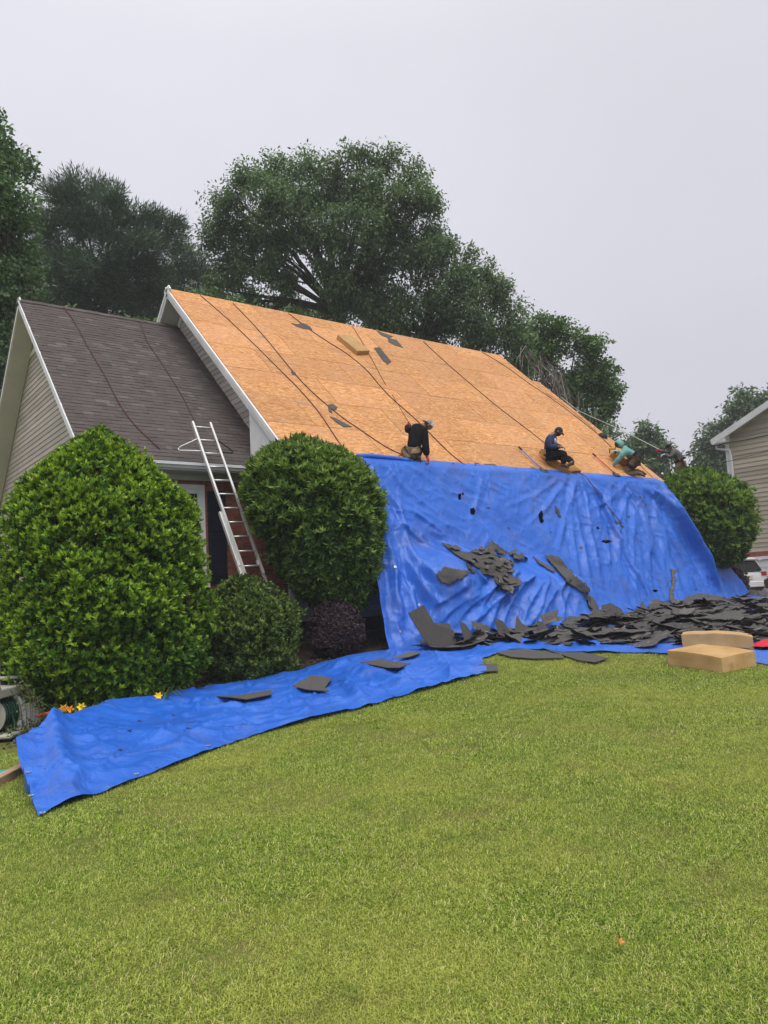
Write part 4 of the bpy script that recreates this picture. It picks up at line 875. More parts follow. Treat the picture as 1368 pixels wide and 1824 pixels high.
for pl_, w_, a_ in FOLDS:
    q_ = np.array(polyline(pl_, 14)); best = np.full(TX.shape, 1e9); sd_ = np.zeros(TX.shape); ss_ = np.zeros(TX.shape)
    for i_ in range(len(q_)-1):
        a__, b__ = q_[i_], q_[i_+1]; e__ = b__-a__; L_ = (e__**2).sum(); s_ = np.clip(((BP-a__)@e__)/L_, 0, 1)
        dv = BP-a__-s_[..., None]*e__; d_ = np.sqrt((dv**2).sum(-1)); m_ = d_ < best
        best = np.where(m_, d_, best); sd_ = np.where(m_, np.sign(e__[0]*dv[..., 1]-e__[1]*dv[..., 0]), sd_); ss_ = np.where(m_, (i_+s_)/(len(q_)-1), ss_)
    w_ = max(w_, 4.2)*1.1; x_ = best*sd_+wob; env = smoothstep(0, .15, ss_)*(1-smoothstep(.75, 1, ss_))*.85+.15; env = env*np.exp(-np.maximum(best-3.5*w_, 0)/3)
    D += a_/1.75*1.3*env*(1-.75*smoothstep(.955, 1, u))*(np.exp(-np.sqrt((x_/w_)**2+.06)*1.35)-.4*np.exp(-((x_-1.9*w_)/w_)**2)-.25*np.exp(-((x_+2.1*w_)/(1.3*w_))**2))
for x0, h0, x1, h1, w_, a_ in ((8.9, .05, 9.35, 3.4, .045, .07), (8.6, .1, 8.2, 1.6, .05, .04), (10.35, .1, 10.6, 3.2, .05, .05), (11.5, .1, 11.9, 3.3, .06, .06), (12.2, .15, 13.4, 3.3, .10, .13), (1.75, .4, 1.5, 3.6, .09, .07), (2.3, .9, 1.75, 3.7, .07, .05), (2.4, 1.0, 4.2, 2.5, .06, .035), (2.1, 1.3, 3.3, 2.8, .06, .04), (5.2, 2.5, 3.6, 3.7, .06, .05), (5.6, 2.6, 4.6, 3.7, .06, .04), (4.8, 2.4, 2.6, 3.4, .06, .05), (5.75, 2.5, 6.0, 3.7, .07, .08)):
    dx, dh = x1-x0, h1-h0; L = math.hypot(dx, dh); s = ((TX-x0)*dx+(HD-h0)*dh)/L/L; dd = ((TX-x0)*dh-(HD-h0)*dx)/L
    dd = dd+.05*np.sin(s*7+x0)
    D += a_*np.exp(-(dd/w_)**2)*smoothstep(-.02, .12, s)*(1-smoothstep(.85, 1.02, s))
D *= smoothstep(.0, .06, t)*.85+.15
def crease(a, b): return np.maximum(ridg(a, b)-.82, 0)*5.5
D = np.maximum(D*1.75, -.10)+.014*crease(TX*.9+fbm(TX, HD, 2)*2, HD*.35+3)+.012*crease(TX*1.3+HD*.9+fbm(TX*.6, HD, 2)*2, HD*.5-TX*.4)+.008*crease(TX*3+HD*2.2, HD*2.4-TX*1.1+9)
TY = TY-D*np.clip((TZ-ZB)/.25+.25, .25, 1)*(t > .02)
edge = .10*fbm(u*22, t*0, 3)*smoothstep(.85, 1, t)                   # ragged lower hem
TX = TX+edge; TY = TY-np.abs(.25*fbm(u*15+4, t*0, 3))*smoothstep(.9, 1, t)
TZ = np.maximum(TZ, ground(TX, TY)+.02)
# small torn holes
TPX = np.stack([TX, TY, TZ], -1)
def to_px(P):
    d = P-CAM; z = d@FW; return np.stack([684+F_PX*(d@RT)/z, 912-F_PX*(d@UP)/z], -1)
PXY = to_px(TPX); mask = np.ones((NU-1, NV-1), bool); cxy = PXY[:-1, :-1]
for hx, hy, rx, ry in ((818, 884, 3, 6), (841, 910, 4.5, 7), (963, 918, 4, 9), (964, 927, 4, 4), (1080, 964, 8, 3), (1064, 940, 2.5, 3), (1166, 1052, 5, 2), (824, 879, 2, 3)):
    mask &= ((cxy[..., 0]-hx)/rx)**2+((cxy[..., 1]-hy)/ry)**2 > .7+.6*vnoise(cxy[..., 0]*.5, cxy[..., 1]*.5)
tarp = grid_mesh('blue_tarp', TPX, 'tarp', mask=mask, label='big blue tarp hung from the roof eave down to the ground', cat='tarp')
def on_tarp(px, py):
    q_ = ((PXY-np.array([px, py]))**2).sum(-1); c_ = np.argwhere(q_ < max(9., q_.min()*1.5)); dd_ = np.linalg.norm(TPX[c_[:, 0], c_[:, 1]]-CAM, axis=1); c_ = c_[dd_ < dd_.min()+.25]
    a, b = c_[np.argmin(q_[c_[:, 0], c_[:, 1]])]; a = min(max(a, 2), NU-3); b = min(max(b, 2), NV-3)
    n = nrm(np.cross(TPX[a, b+2]-TPX[a, b-2], TPX[a+2, b]-TPX[a-2, b])); n = n if n@(CAM-TPX[a, b]) > 0 else -n
    return TPX[a, b], n
HEM = MB().tube(polyline([(1.60, -.02, 4.44), (2.1, -.05, 4.45), (2.7, -.05, 4.44), (3.05, -.06, 4.41)], 10), [.045, .06, .05, .055, .045, .05, .04, .05, .03, .02][:len(polyline([(1.60, -.02, 4.44), (2.1, -.05, 4.45), (2.7, -.05, 4.44), (3.05, -.06, 4.41)], 10))], 8).build('rolled_hem', 'tarp', tarp, smooth=True)
def grommets(parent, pts):
    for p, n in pts:
        a = nrm(np.cross(n, [.3, .1, .9])); b = np.cross(n, a); m = MB(); k = 10
        ring = lambda r, h: [np.array(p)+a*r*math.cos(6.283*i/k)+b*r*math.sin(6.283*i/k)+n*h for i in range(k)]
        vs = ring(.024, .004)+ring(.024, .009)+ring(.011, .009); fs = []
        for i in range(k): j = (i+1) % k; fs += [(i, j, k+j, k+i), (k+i, k+j, 2*k+j, 2*k+i)]
        m.add(vs, fs).build('grommet', 'grommet', parent)
grommets(tarp, [on_tarp(746, 1078), on_tarp(712, 1125), on_tarp(704, 1010), on_tarp(1296, 1072)])

# ------------------------------------------------------------------ tarps on the ground
def ground_sheet(name, front, back, nu, nv, label, wr=.03, seed=0, hump=None, **kw):
    """front/back: lists of (px, py, height above ground)"""
    fr = np.array(polyline([on_ground(a, b, h) for a, b, h in front], nu)); bk = np.array(polyline([on_ground(a, b, h) for a, b, h in back], nu))
    def res(P):
        s = np.concatenate([[0], np.cumsum(np.linalg.norm(np.diff(P, axis=0), axis=1))]); s /= s[-1]
        return np.stack([np.interp(np.linspace(0, 1, nu), s, P[:, k]) for k in range(3)], -1)
    fr, bk = res(fr), res(bk); v = np.linspace(0, 1, nv)[None, :, None]
    P = fr[:, None]*(1-v)+bk[:, None]*v; X, Y = P[..., 0], P[..., 1]; uu = np.linspace(0, 1, nu)[:, None]; vv = v[..., 0]
    s = seed*7.3
    dz = .048*np.maximum(ridg(X*1.1+Y*.6+s+fbm(X*1.5, Y*1.5), Y*.7-X*.3)-.8, 0)*5+.036*np.maximum(ridg(X*2.1-Y*1.7+s+fbm(X*2, Y*2), Y*.9+X*.5)-.84, 0)*6+.026*np.maximum(ridg(X*.7+s, Y*2.6+fbm(X*2+4, Y*2)*1.5)-.84, 0)*6+wr*(ridg(X*1.5+s+fbm(X, Y), Y*2.0)-.45)*1.6+wr*.8*(ridg(X*.8+Y*2.6+s, Y*.8-X*2.4)-.5)+wr*.45*(ridg(X*5+Y*3+s, Y*5.5)-.5)+wr*.5*np.maximum(fbm(X*1.2+s, Y*1.2, 3), -.1)*2
    if hump is not None: dz = dz+hump(uu, vv, X, Y)
    ed = np.minimum(np.minimum(vv, 1-vv)*8, 1)*.7+.3
    P[..., 2] = np.maximum(P[..., 2]+dz*ed, ground(X, Y)+.022+.02*fbm(X*.7, Y*.7))
    P[..., 1] += .03*fbm(X*4+s, vv*3, 2)*(1-ed)
    return grid_mesh(name, P, 'tarp', label=label, cat='tarp', **kw), P
def hump(uu, vv, X, Y):
    h = .10*smoothstep(.55, .98, vv)*(1-smoothstep(.30, .50, uu))                        # lifted over the flower bed edge
    h += .06*np.exp(-((uu-.10)/.025)**2)*smoothstep(.35, .9, vv)+.10*np.exp(-((uu-.045-.05*vv)/.02)**2)
    h += .10*np.exp(-((uu-.64-.05*vv)/.014)**2)*(1-smoothstep(.3, .7, vv))+.06*np.exp(-((uu-.60)/.02)**2)*smoothstep(.5, 1, vv)
    h += .08*np.exp(-((uu-.78+.1*vv)/.02)**2)+.05*np.exp(-((uu-.9)/.02)**2)
    return h
strip, SP = ground_sheet('blue_tarp', [(68, 1455, .02), (110, 1436, .03), (180, 1412, .03), (310, 1362, .03), (450, 1310, .03), (580, 1272, .05), (640, 1262, .03), (700, 1245, .03), (800, 1214, .05), (868, 1197, .03)],
    [(24, 1328, .30), (75, 1298, .34), (150, 1270, .30), (285, 1241, .16), (430, 1214, .06), (560, 1186, .08), (620, 1168, .08), (694, 1158, .05), (740, 1158, .04), (850, 1160, .03)], 300, 90,
    'long blue tarp strip lying across the lawn in front of the bushes', wr=.040, seed=1, hump=hump)
def on_strip(px, py):
    q = to_px(SP); i = np.argmin(((q-np.array([px, py]))**2).sum(-1)); a, b = divmod(int(i), SP.shape[1]); return SP[a, b], np.array([0, 0, 1.])
grommets(strip, [on_strip(79, 1450), on_strip(243, 1381), on_strip(372, 1328), on_strip(51, 1377), on_strip(52, 1418)])
# the skirt of the lifted left end
E_ = SP[0]; k_ = np.linspace(0, 1, 12)[None, :, None]; low = E_.copy(); low[:, 2] = ground(E_[:, 0], E_[:, 1])+.012; low[:, 0] += .05; low[:, 1] += .06
Q = E_[:, None]*(1-k_)+low[:, None]*k_; Q[..., 0] += .03*np.sin(np.linspace(0, 22, Q.shape[0]))[:, None]*k_[..., 0]
grid_mesh('tarp_skirt', Q[:60], 'tarp', strip)
ground_sheet('blue_tarp', [(700, 1172, .02), (780, 1180, .02), (850, 1176, .02), (905, 1160, .03), (960, 1158, .03), (1010, 1162, .05), (1085, 1161, .05), (1150, 1163, .03), (1215, 1166, .03), (1290, 1172, .02), (1400, 1190, .02)],
    [(720, 1128, .02), (800, 1118, .02), (900, 1115, .02), (1000, 1110, .02), (1080, 1104, .02), (1180, 1095, .02), (1250, 1088, .02), (1330, 1084, .02), (1450, 1086, .02)], 260, 40,
    'flat blue tarp under the torn shingle heap with its front edge on the grass', wr=.055, seed=3)
# heaped tarp beyond the right bush
rd = [(1232, 1012, 25.2), (1250, 1021, 25.6), (1272, 1031, 25.6), (1292, 1048, 25.4), (1312, 1062, 25.2), (1340, 1064, 25), (1370, 1068, 25), (1420, 1072, 25)]
ridge = np.array(polyline([at(*q) for q in rd], 70)); nr = len(ridge); A = []
for k in np.linspace(0, 1, 26):
    p = ridge.copy(); g_ = ground(p[:, 0], p[:, 1]); off = (k-.35)*2.3
    p[:, 0] += FW[0]*-off*.55+.25*off; p[:, 1] += FW[1]*-off*.55-.25*off
    g2 = ground(p[:, 0], p[:, 1]); hh = np.maximum(ridge[:, 2]-g_, .05)
    p[:, 2] = g2+.03+hh*np.exp(-(off/.55)**2)+.06*(ridg(p[:, 0]*2.1, p[:, 1]*2.1)-.4)*(1-k*.5); A.append(p)
grid_mesh('blue_tarp', np.stack(A, 1), 'tarp', label='crumpled blue tarp ridge on the driveway beside the rounded bush', cat='tarp')
m = MB()
rc = on_ground(1362, 1150, .05); P = []
for i in range(14):
    for j in range(8): P.append((rc[0]-.35+i*.07+.02*math.sin(j), rc[1]-.25+j*.06, float(ground(rc[0], rc[1]))+.05+.09*math.sin(PI*i/13)*math.sin(PI*j/7)+.02*random.random()))
grid_mesh('red_cloth', np.array(P).reshape(14, 8, 3), 'red_cloth', label='red cloth bundled on the blue tarp at the right edge', cat='cloth')
# ------------------------------------------------------------------ torn shingles
def torn_mesh(name, L, Wd, seed, rag=.05, bend=.06, nx=8, ny=4, th=.005, mat='torn_shingle'):
    g = np.random.default_rng(seed); X, Y = np.meshgrid(np.linspace(-.5, .5, nx+1), np.linspace(-.5, .5, ny+1), indexing='ij')
    X, Y = X*L, Y*Wd
    for a, ax in ((0, 0), (nx, 0)): X[a] += g.normal(size=ny+1)*rag
    for b in (0, ny): Y[:, b] += g.normal(size=nx+1)*rag*(.7 if b else .25)
    if rag > .03:
        c = g.integers(0, 2); Y[: nx//3 if c else nx, ny] -= Wd*.25*g.random(); X[nx, : ny//2] -= L*.25*g.random()
    Z = bend*g.normal()*(X/L)**2*4*.6+bend*g.normal()*(Y/Wd)*(X/L)*2+bend*.25*g.normal(size=X.shape)*.5
    top = np.stack([X, Y, Z+th], -1).reshape(-1, 3); bot = np.stack([X, Y, Z], -1).reshape(-1, 3); n = len(top)
    I = np.arange(n).reshape(nx+1, ny+1); fs = []
    for i in range(nx):
        for j in range(ny): q = (I[i, j], I[i+1, j], I[i+1, j+1], I[i, j+1]); fs += [tuple(q), tuple(n+k for k in reversed(q))]
    loop = [I[i, 0] for i in range(nx)]+[I[nx, j] for j in range(ny)]+[I[i, ny] for i in range(nx, 0, -1)]+[I[0, j] for j in range(ny, 0, -1)]
    for a, b in zip(loop, loop[1:]+loop[:1]): fs.append((n+a, n+b, b, a))
    me = bpy.data.meshes.new(name); me.from_pydata(np.concatenate([top, bot]).tolist(), [], [tuple(int(k) for k in f) for f in fs]); me.materials.append(MATS[mat]); me.update(); return me
TM = [torn_mesh('torn_shingle', random.uniform(.55, 1.5), random.uniform(.26, .48), 100+i, rag=random.choice((.03, .05, .08)), bend=random.choice((.04, .08, .14)), nx=9, ny=4) for i in range(22)]
TS = [torn_mesh('torn_shingle', random.uniform(.16, .4), random.uniform(.1, .2), 200+i, rag=.03, bend=.03, nx=4, ny=3) for i in range(10)]
def orient(n, ang, xdir=None):
    n = nrm(n); a = np.cross(n, [.21, .93, .3]) if xdir is None else np.array(xdir, float)-np.dot(xdir, n)*n
    a = nrm(a); b = np.cross(n, a); c, s = math.cos(ang), math.sin(ang); x = a*c+b*s; y = -a*s+b*c
    return Matrix(((x[0], y[0], n[0]), (x[1], y[1], n[1]), (x[2], y[2], n[2])))
def put(me, p, n, ang, label, cat='shingle', group=None, scale=1., xdir=None, name='torn_shingle', sc3=None):
    o = bpy.data.objects.new(name, me); COL.objects.link(o)
    R = orient(n, ang, xdir).to_4x4(); S_ = Matrix.Diagonal((*(sc3 or (scale,)*3), 1)); o.matrix_world = Matrix.Translation(Vector(p))@R@S_
    ORG[o.name] = Vector((0, 0, 0)); return set_props(o, label, cat, group)
HEAP = 'torn shingles heaped at the foot of the tarp'
g = np.random.default_rng(77)
foot = np.stack([TX[:, -1], TY[:, -1]], -1)
def foot_d(x, y): return np.sqrt(((foot-np.array([x, y]))**2).sum(1)).min()
def pile(x, y):
    d = foot_d(x, y); far = smoothstep(3, 9, x)
    return (.13+.08*far)*math.exp(-(d/.7)**2)+.06*max(0, float(fbm(x*1.1, y*1.3, 3)))*2+.05
mass_v = []
cnt = 0
def heap_label(x, y, up):
    where = 'below the left end of the tarp' if x < 2.6 else 'before the tarp bulge' if x < 6.2 else 'right of the tarp bulge' if x < 10 else 'near the right tarp corner' if x < 14.5 else 'at the right edge'
    front = '' if foot_d(x, y) < 1.1 else 'towards the lawn, '
    return ('torn shingle sticking up from the heap ' if up else 'torn shingle lying flat in the heap ')+front+where
def heap_spot():
    while True:
        x, y = g.uniform(1.4, 22), g.uniform(-6.5, .5)
        if g.random() > np.interp(x, [1.4, 3, 10, 14, 22], [1, 1, .8, .5, .3]): continue
        P = to_px(np.array([[x, y, float(ground(x, y))]]))[0]
        if not in_poly(P[:1], P[1:], [(742, 1150), (790, 1163), (900, 1150), (960, 1152), (1080, 1150), (1215, 1152), (1345, 1142), (1400, 1140), (1430, 1078), (1310, 1068), (1180, 1094), (1040, 1112), (900, 1122), (790, 1130), (740, 1132)])[0]: continue
        return x, y
for i in range(175):
    x, y = heap_spot(); d = foot_d(x, y); near = math.exp(-(d/.45)**2); z = float(ground(x, y))+.03+pile(x, y)*g.random()
    up = g.random() < (.10*near+.012)*(x < 11)
    if up: n = nrm([g.normal()*.5-.25, -1, .25+.5*g.random()]); z += .12
    else: n = nrm([g.normal()*.075, g.normal()*.08-.12*near, 1])
    put(TM[g.integers(len(TM))], (x, y, z), n, g.random()*6.28 if not up else g.normal()*.5, heap_label(x, y, up), group=HEAP)
TW = [torn_mesh('torn_shingle', random.uniform(1.3, 2.3), random.uniform(.6, 1.0), 400+i, rag=.09, bend=.10, nx=18, ny=9, th=.006) for i in range(8)]
for me_ in TW:                                           # limp sheets: crumple them
    for v_ in me_.vertices: v_.co.z += .05*float(fbm(v_.co.x*2.2+len(me_.name), v_.co.y*3, 3))*2+.03*float(ridg(v_.co.x*1.6, v_.co.y*1.1+3))
for i in range(18):
    x, y = heap_spot(); d = foot_d(x, y); z = float(ground(x, y))+.07+pile(x, y)*.9
    side = 'against the tarp foot' if d < .9 else 'out towards the lawn'
    put(TW[i % 8], (x, y, z), nrm([g.normal()*.05, g.normal()*.05-.10*math.exp(-(d/.5)**2), 1]), g.normal()*.5, 'wide limp sheet of joined shingles on top of the heap '+side, group='wide limp sheets on the heap')
# loose crumbs and scraps filling the heap
V = []; Fs = []; nn = 0
for i in range(1250):
    x, y = heap_spot(); me = TS[i % 10] if i % 3 else TM[i % 22]; n = nrm([g.normal()*.15, g.normal()*.15, 1]); R = np.array(orient(n, g.random()*6.28))
    co = np.array([v.co[:] for v in me.vertices])@R.T*.8+np.array([x, y, float(ground(x, y))+.025+pile(x, y)*g.random()*.55])
    V.append(co); Fs += [tuple(k+nn for k in p.vertices) for p in me.polygons]; nn += len(co)
me = bpy.data.meshes.new('shingle_scraps'); me.from_pydata(np.concatenate(V).tolist(), [], Fs); me.materials.append(MATS['torn_shingle_mass']); place('shingle_scraps', me, kind='stuff', label='carpet of dark shingle scraps over the ground tarp', cat='scraps')
# pieces the photograph lets one tell apart
BIG = torn_mesh('torn_shingle', .92, .50, 301, rag=.012, bend=.02)
def standing(pxs, label, Yd, th=.012):
    poly = [on_y(a, b, Yd) for a, b in pxs]; n = nrm([-.15, -1, .35]); c = np.mean(poly, 0)
    poly = [p+np.array([0, (p[2]-c[2])*.35, 0]) for p in poly]
    o = MB().poly_prism(poly, (0, th, 0)).build('torn_shingle', 'torn_shingle'); return set_props(o, label, 'shingle')
standing([(734, 1092), (765, 1077), (776, 1112), (806, 1122), (806, 1150), (762, 1156), (748, 1130)], 'large unbroken shingle sheet standing against the left end of the tarp', -2.25)
standing([(779, 1109), (805, 1111), (808, 1140), (800, 1146), (780, 1138)], 'smaller square shingle sheet standing behind the large one', -2.12)
for i, (q, lb) in enumerate(((((824, 1145), (824, 1106), (833, 1112), (838, 1125), (846, 1142)), 'narrow upright shingle shard at the left part of the heap'),
        (((886, 1130), (886, 1100), (899, 1106), (908, 1125), (902, 1138)), 'curled shingle shard standing up in front of the tarp bulge'),
        (((915, 1126), (926, 1096), (931, 1110), (942, 1118), (938, 1130)), 'pointed shingle shard with a spike in front of the tarp bulge'),
        (((958, 1122), (960, 1104), (972, 1112), (979, 1130)), 'small upright shingle shard at the right of the bulge'),
        (((1160, 1104), (1160, 1076), (1172, 1074), (1196, 1072), (1200, 1100), (1185, 1112)), 'broad shingle slab leaning upright at the right part of the tarp foot'),
        (((1066, 1108), (1076, 1078), (1092, 1074), (1108, 1084), (1112, 1104)), 'cluster of shingle tabs standing right of the bulge corner'))):
    P0 = on_tarp(*q[0])[0]; standing(q, lb, P0[1]-.22)
def strip_piece(pxs, label, cat='shingle', name='torn_shingle', lift=.012, th=.010, mat='torn_shingle', fn=None, parent=None):
    """a flat piece lying on a surface: outline from points on that surface"""
    R = [fn(*q) for q in pxs]; P = [r[0]+r[1]*lift for r in R]; n = nrm(np.mean([r[1] for r in R], 0))
    o = MB().poly_prism(P, n*th).build(name, mat, parent); return set_props(o, label, cat) if label else o
roofF = lambda a, b: (on_roof(a, b), EZ)
gF = lambda a, b: (on_ground(a, b, .03), np.array([0, 0, 1.]))
def tarp_patch(poly, label, lift=.03, jag=.5, th=.012, name='torn_shingle'):
    """a ragged sheet draped on the hanging tarp, cut from the tarp's own form"""
    cx, cy = PXY[:-1, :-1, 0], PXY[:-1, :-1, 1]
    w_ = 3*jag*fbm(cx*.22, cy*.22, 3)*4
    dist = np.linalg.norm(TPX[:-1, :-1]-CAM, axis=-1)
    m_ = in_poly(cx+w_, cy+w_*.7, poly)
    if m_.any(): m_ &= dist < np.median(dist[m_])+.8
    nn_ = np.cross(np.gradient(TPX, axis=1), np.gradient(TPX, axis=0)); nn_ = unit(nn_); nn_ *= np.sign((nn_*(CAM-TPX)).sum(-1, keepdims=True))
    P = TPX+nn_*(lift+.035*np.maximum(fbm(PXY[..., 0]*.09, PXY[..., 1]*.12, 3), -.1))[..., None]
    ii = np.argwhere(m_); a0, b0 = ii.min(0); a1, b1 = ii.max(0)+2
    o = grid_mesh(name, P[a0:a1, b0:b1], 'torn_shingle', mask=m_[a0:a1-1, b0:b1-1], smooth=False, label=label, cat='shingle')
    bm = bmesh.new(); bm.from_mesh(o.data); bmesh.ops.delete(bm, geom=[v for v in bm.verts if not v.link_faces], context='VERTS'); bm.to_mesh(o.data); bm.free()
    sm = o.modifiers.new('thick', 'SOLIDIFY'); sm.thickness = th; sm.offset = 0; return o
# on the tarp: the big torn mat, its neighbours
ON = 'shingle pieces of the torn mat lying on the tarp'
outl = [(786, 971), (806, 978), (826, 990), (848, 983), (870, 975), (893, 971), (896, 980), (915, 988), (940, 996), (934, 1003), (912, 1003), (908, 1020), (910, 1044), (900, 1050), (884, 1040), (880, 1028), (858, 1016), (836, 1003), (812, 990)]
k = 0
while k < 42:
    x, y = g.uniform(786, 940), g.uniform(970, 1050)
    if not in_poly(np.array([x]), np.array([y]), outl)[0]: continue
    p, n = on_tarp(x, y); n = nrm(n*.8+np.array([0, -.15, .45])); me = TM[g.integers(22)] if k < 22 else TS[g.integers(10)]
    put(me, p+n*(.03+.05*g.random())+np.array([0, 0, 0]), nrm(n+g.normal(size=3)*.2), g.random()*6.28, 'shingle piece of the big torn mat lying on top of the tarp bulge', group=ON, scale=.42 if k < 22 else .8); k += 1
tarp_patch([(784, 969), (800, 972), (824, 987), (848, 981), (872, 977), (894, 982), (915, 988), (942, 997), (930, 1004), (912, 1004), (907, 1018), (911, 1044), (901, 1051), (882, 1040), (878, 1028), (858, 1017), (836, 1005), (810, 990)], 'largest piece of the torn mat, a bent sheet across the tarp bulge', lift=.035)
tarp_patch([(775, 1023), (790, 1011), (812, 1015), (834, 1018), (826, 1028), (800, 1041), (786, 1038)], 'lone ragged shingle piece on the tarp left of the torn mat', lift=.03)
tarp_patch([(828, 1004), (834, 1006), (845, 1020), (838, 1021)], 'tiny shingle sliver on the tarp under the torn mat', lift=.02)
tarp_patch([(967, 991), (992, 992), (1012, 1018), (1040, 1040), (1048, 1053), (1036, 1055), (1010, 1040), (985, 1012)], 'long curled shingle strip sliding down the right of the tarp bulge', lift=.05)
tarp_patch([(945, 989), (957, 1000), (985, 1015), (984, 1021), (958, 1006)], 'thin curved shingle strip on the upper edge of the bulge', lift=.03)
tarp_patch([(1040, 1056), (1052, 1066), (1066, 1092), (1062, 1100), (1046, 1080)], 'dark folded shingle strip at the right corner of the bulge', lift=.05)
strip_piece([(988, 901), (994, 908), (999, 922), (995, 921), (989, 911)], 'lens shaped shingle flake stuck high on the tarp', fn=on_tarp, lift=.012)
strip_piece([(1095, 928), (1103, 931), (1112, 940), (1107, 939), (1098, 934)], 'tan shingle flake on the tarp at the end of the hose', fn=on_tarp, lift=.012)
tarp_patch([(1192, 1012), (1206, 1015), (1199, 1024), (1200, 1040), (1195, 1075), (1191, 1060), (1195, 1030)], 'black felt scrap stuck on the right side of the tarp', lift=.015)
for a, b in ((1079, 962), (752, 1150), (1120, 920), (1132, 965), (1005, 960), (1036, 975), (905, 940), (1150, 900), (1140, 885), (980, 948), (870, 905)):
    p, n = on_tarp(a, b); put(TS[g.integers(10)], p+n*.012, n, g.random()*6, 'small black shingle crumb stuck to the hanging tarp', group='shingle crumbs on the hanging tarp', scale=.28, name='shingle_crumb')
# on the strip of tarp
strip_piece([(380, 1247), (430, 1245), (482, 1236), (484, 1244), (440, 1253), (415, 1250)], 'flat brown grey shingle on the ground tarp near its middle', fn=on_strip, lift=.045)
strip_piece([(520, 1228), (556, 1210), (592, 1212), (578, 1232), (586, 1238), (548, 1236)], 'torn flat shingle on the ground tarp near its fold', fn=on_strip, lift=.045)
strip_piece([(641, 1186), (664, 1182), (680, 1178), (690, 1182), (732, 1188), (712, 1195), (690, 1196)], 'wide torn shingle on the ground tarp below the purple bush', fn=on_strip, lift=.045)
strip_piece([(698, 1178), (730, 1166), (752, 1168), (728, 1176)], 'narrow shingle on the ground tarp by the hanging tarp foot', fn=on_strip, lift=.045)
for a, b in ((232, 1303), (335, 1300), (250, 1285), (215, 1335), (310, 1275), (605, 1215), (360, 1276), (420, 1262)):
    p, n = on_strip(a, b); put(TS[g.integers(10)], p+n*.012, n, g.random()*6, 'small black crumb on the long ground tarp', group='crumbs on the long ground tarp', scale=.22, name='shingle_crumb')
# on the grass
strip_piece([(834, 1186), (885, 1184), (887, 1197), (856, 1199)], 'flat grey shingle on the grass at the end of the tarp strip', fn=gF)
strip_piece([(862, 1158), (895, 1150), (1000, 1168), (1005, 1174), (950, 1175), (910, 1172)], 'wide flat shingle on the grass before the heap', fn=gF)
strip_piece([(975, 1160), (1010, 1158), (1085, 1174), (1060, 1182), (1030, 1178)], 'long flat shingle on the grass right of the wide one', fn=gF)
strip_piece([(905, 1163), (940, 1160), (960, 1166), (930, 1170)], 'small flat shingle on the grass between heap and lawn', fn=gF)
strip_piece([(1099, 1687), (1104, 1688), (1109, 1685), (1110, 1690), (1115, 1693), (1109, 1695), (1106, 1698), (1104, 1693)], 'dry orange leaf on the near lawn', cat='leaf', name='dry_leaf', mat='leaf_dry', th=.004, lift=.03, fn=gF)
for a, b, lb in ((188, 1402, 'brown clod on the lawn below the tarp strip'), (212, 1446, 'pale wood chip on the lawn below the tarp strip')):
    p = on_ground(a, b, .03); put(TS[3], p, [0, 0, 1], .4, lb, cat='scrap', scale=.25, name='wood_chip')
# on the deck
for q, lb in ((((518, 576), (530, 578), (540, 576), (552, 582), (556, 588), (540, 586), (528, 582)), 'grey felt patch high on the deck left of the foam block'),
        (((670, 589), (690, 596), (700, 600), (692, 603), (678, 597)), 'upper torn shingle on the deck just under the ridge'),
        (((690, 602), (706, 606), (718, 620), (704, 616), (692, 610)), 'lower torn shingle on the deck under the ridge'),
        (((666, 620), (676, 619), (697, 645), (690, 650), (681, 642)), 'straight shingle strip on the deck right of the foam block'),
        (((583, 722), (592, 720), (601, 726), (598, 731), (590, 729), (592, 737), (586, 734)), 'hooked felt scrap on the deck between two hoses'),
        (((587, 742), (596, 745), (612, 753), (627, 761), (612, 761), (598, 752)), 'grey felt strip on the deck below the hooked scrap'),
        (((518, 662), (526, 664), (527, 668), (520, 667)), 'tiny felt scrap on the upper deck'),
        (((845, 824), (852, 826), (862, 832), (850, 833)), 'small grey scrap at the eave beside the first hose end'),
        (((862, 827), (880, 827), (892, 834), (868, 834)), 'wider grey scrap at the eave near the deck middle'),
        (((934, 836), (950, 833), (962, 838), (944, 840)), 'flat grey scrap at the eave near the blue shovel'),
        (((640, 812), (662, 808), (676, 813), (700, 818), (720, 821), (700, 821), (660, 817)), 'ragged grey felt strip along the eave at its left end')):
    strip_piece(q, lb, fn=roofF, lift=.006, th=.008, name='felt_scrap')  # torn shingle pieces as well as felt
for i in range(34):
    a = g.uniform(700, 1040); b = 818+(a-640)*.0743-g.random()*3
    put(TS[g.integers(10)], on_roof(a, b)+EZ*.012, nrm(EZ+g.normal(size=3)*.3), g.random()*6, 'black shingle crumb along the eave where the tarp is tucked', group='shingle crumbs along the eave', scale=.35, name='shingle_crumb')

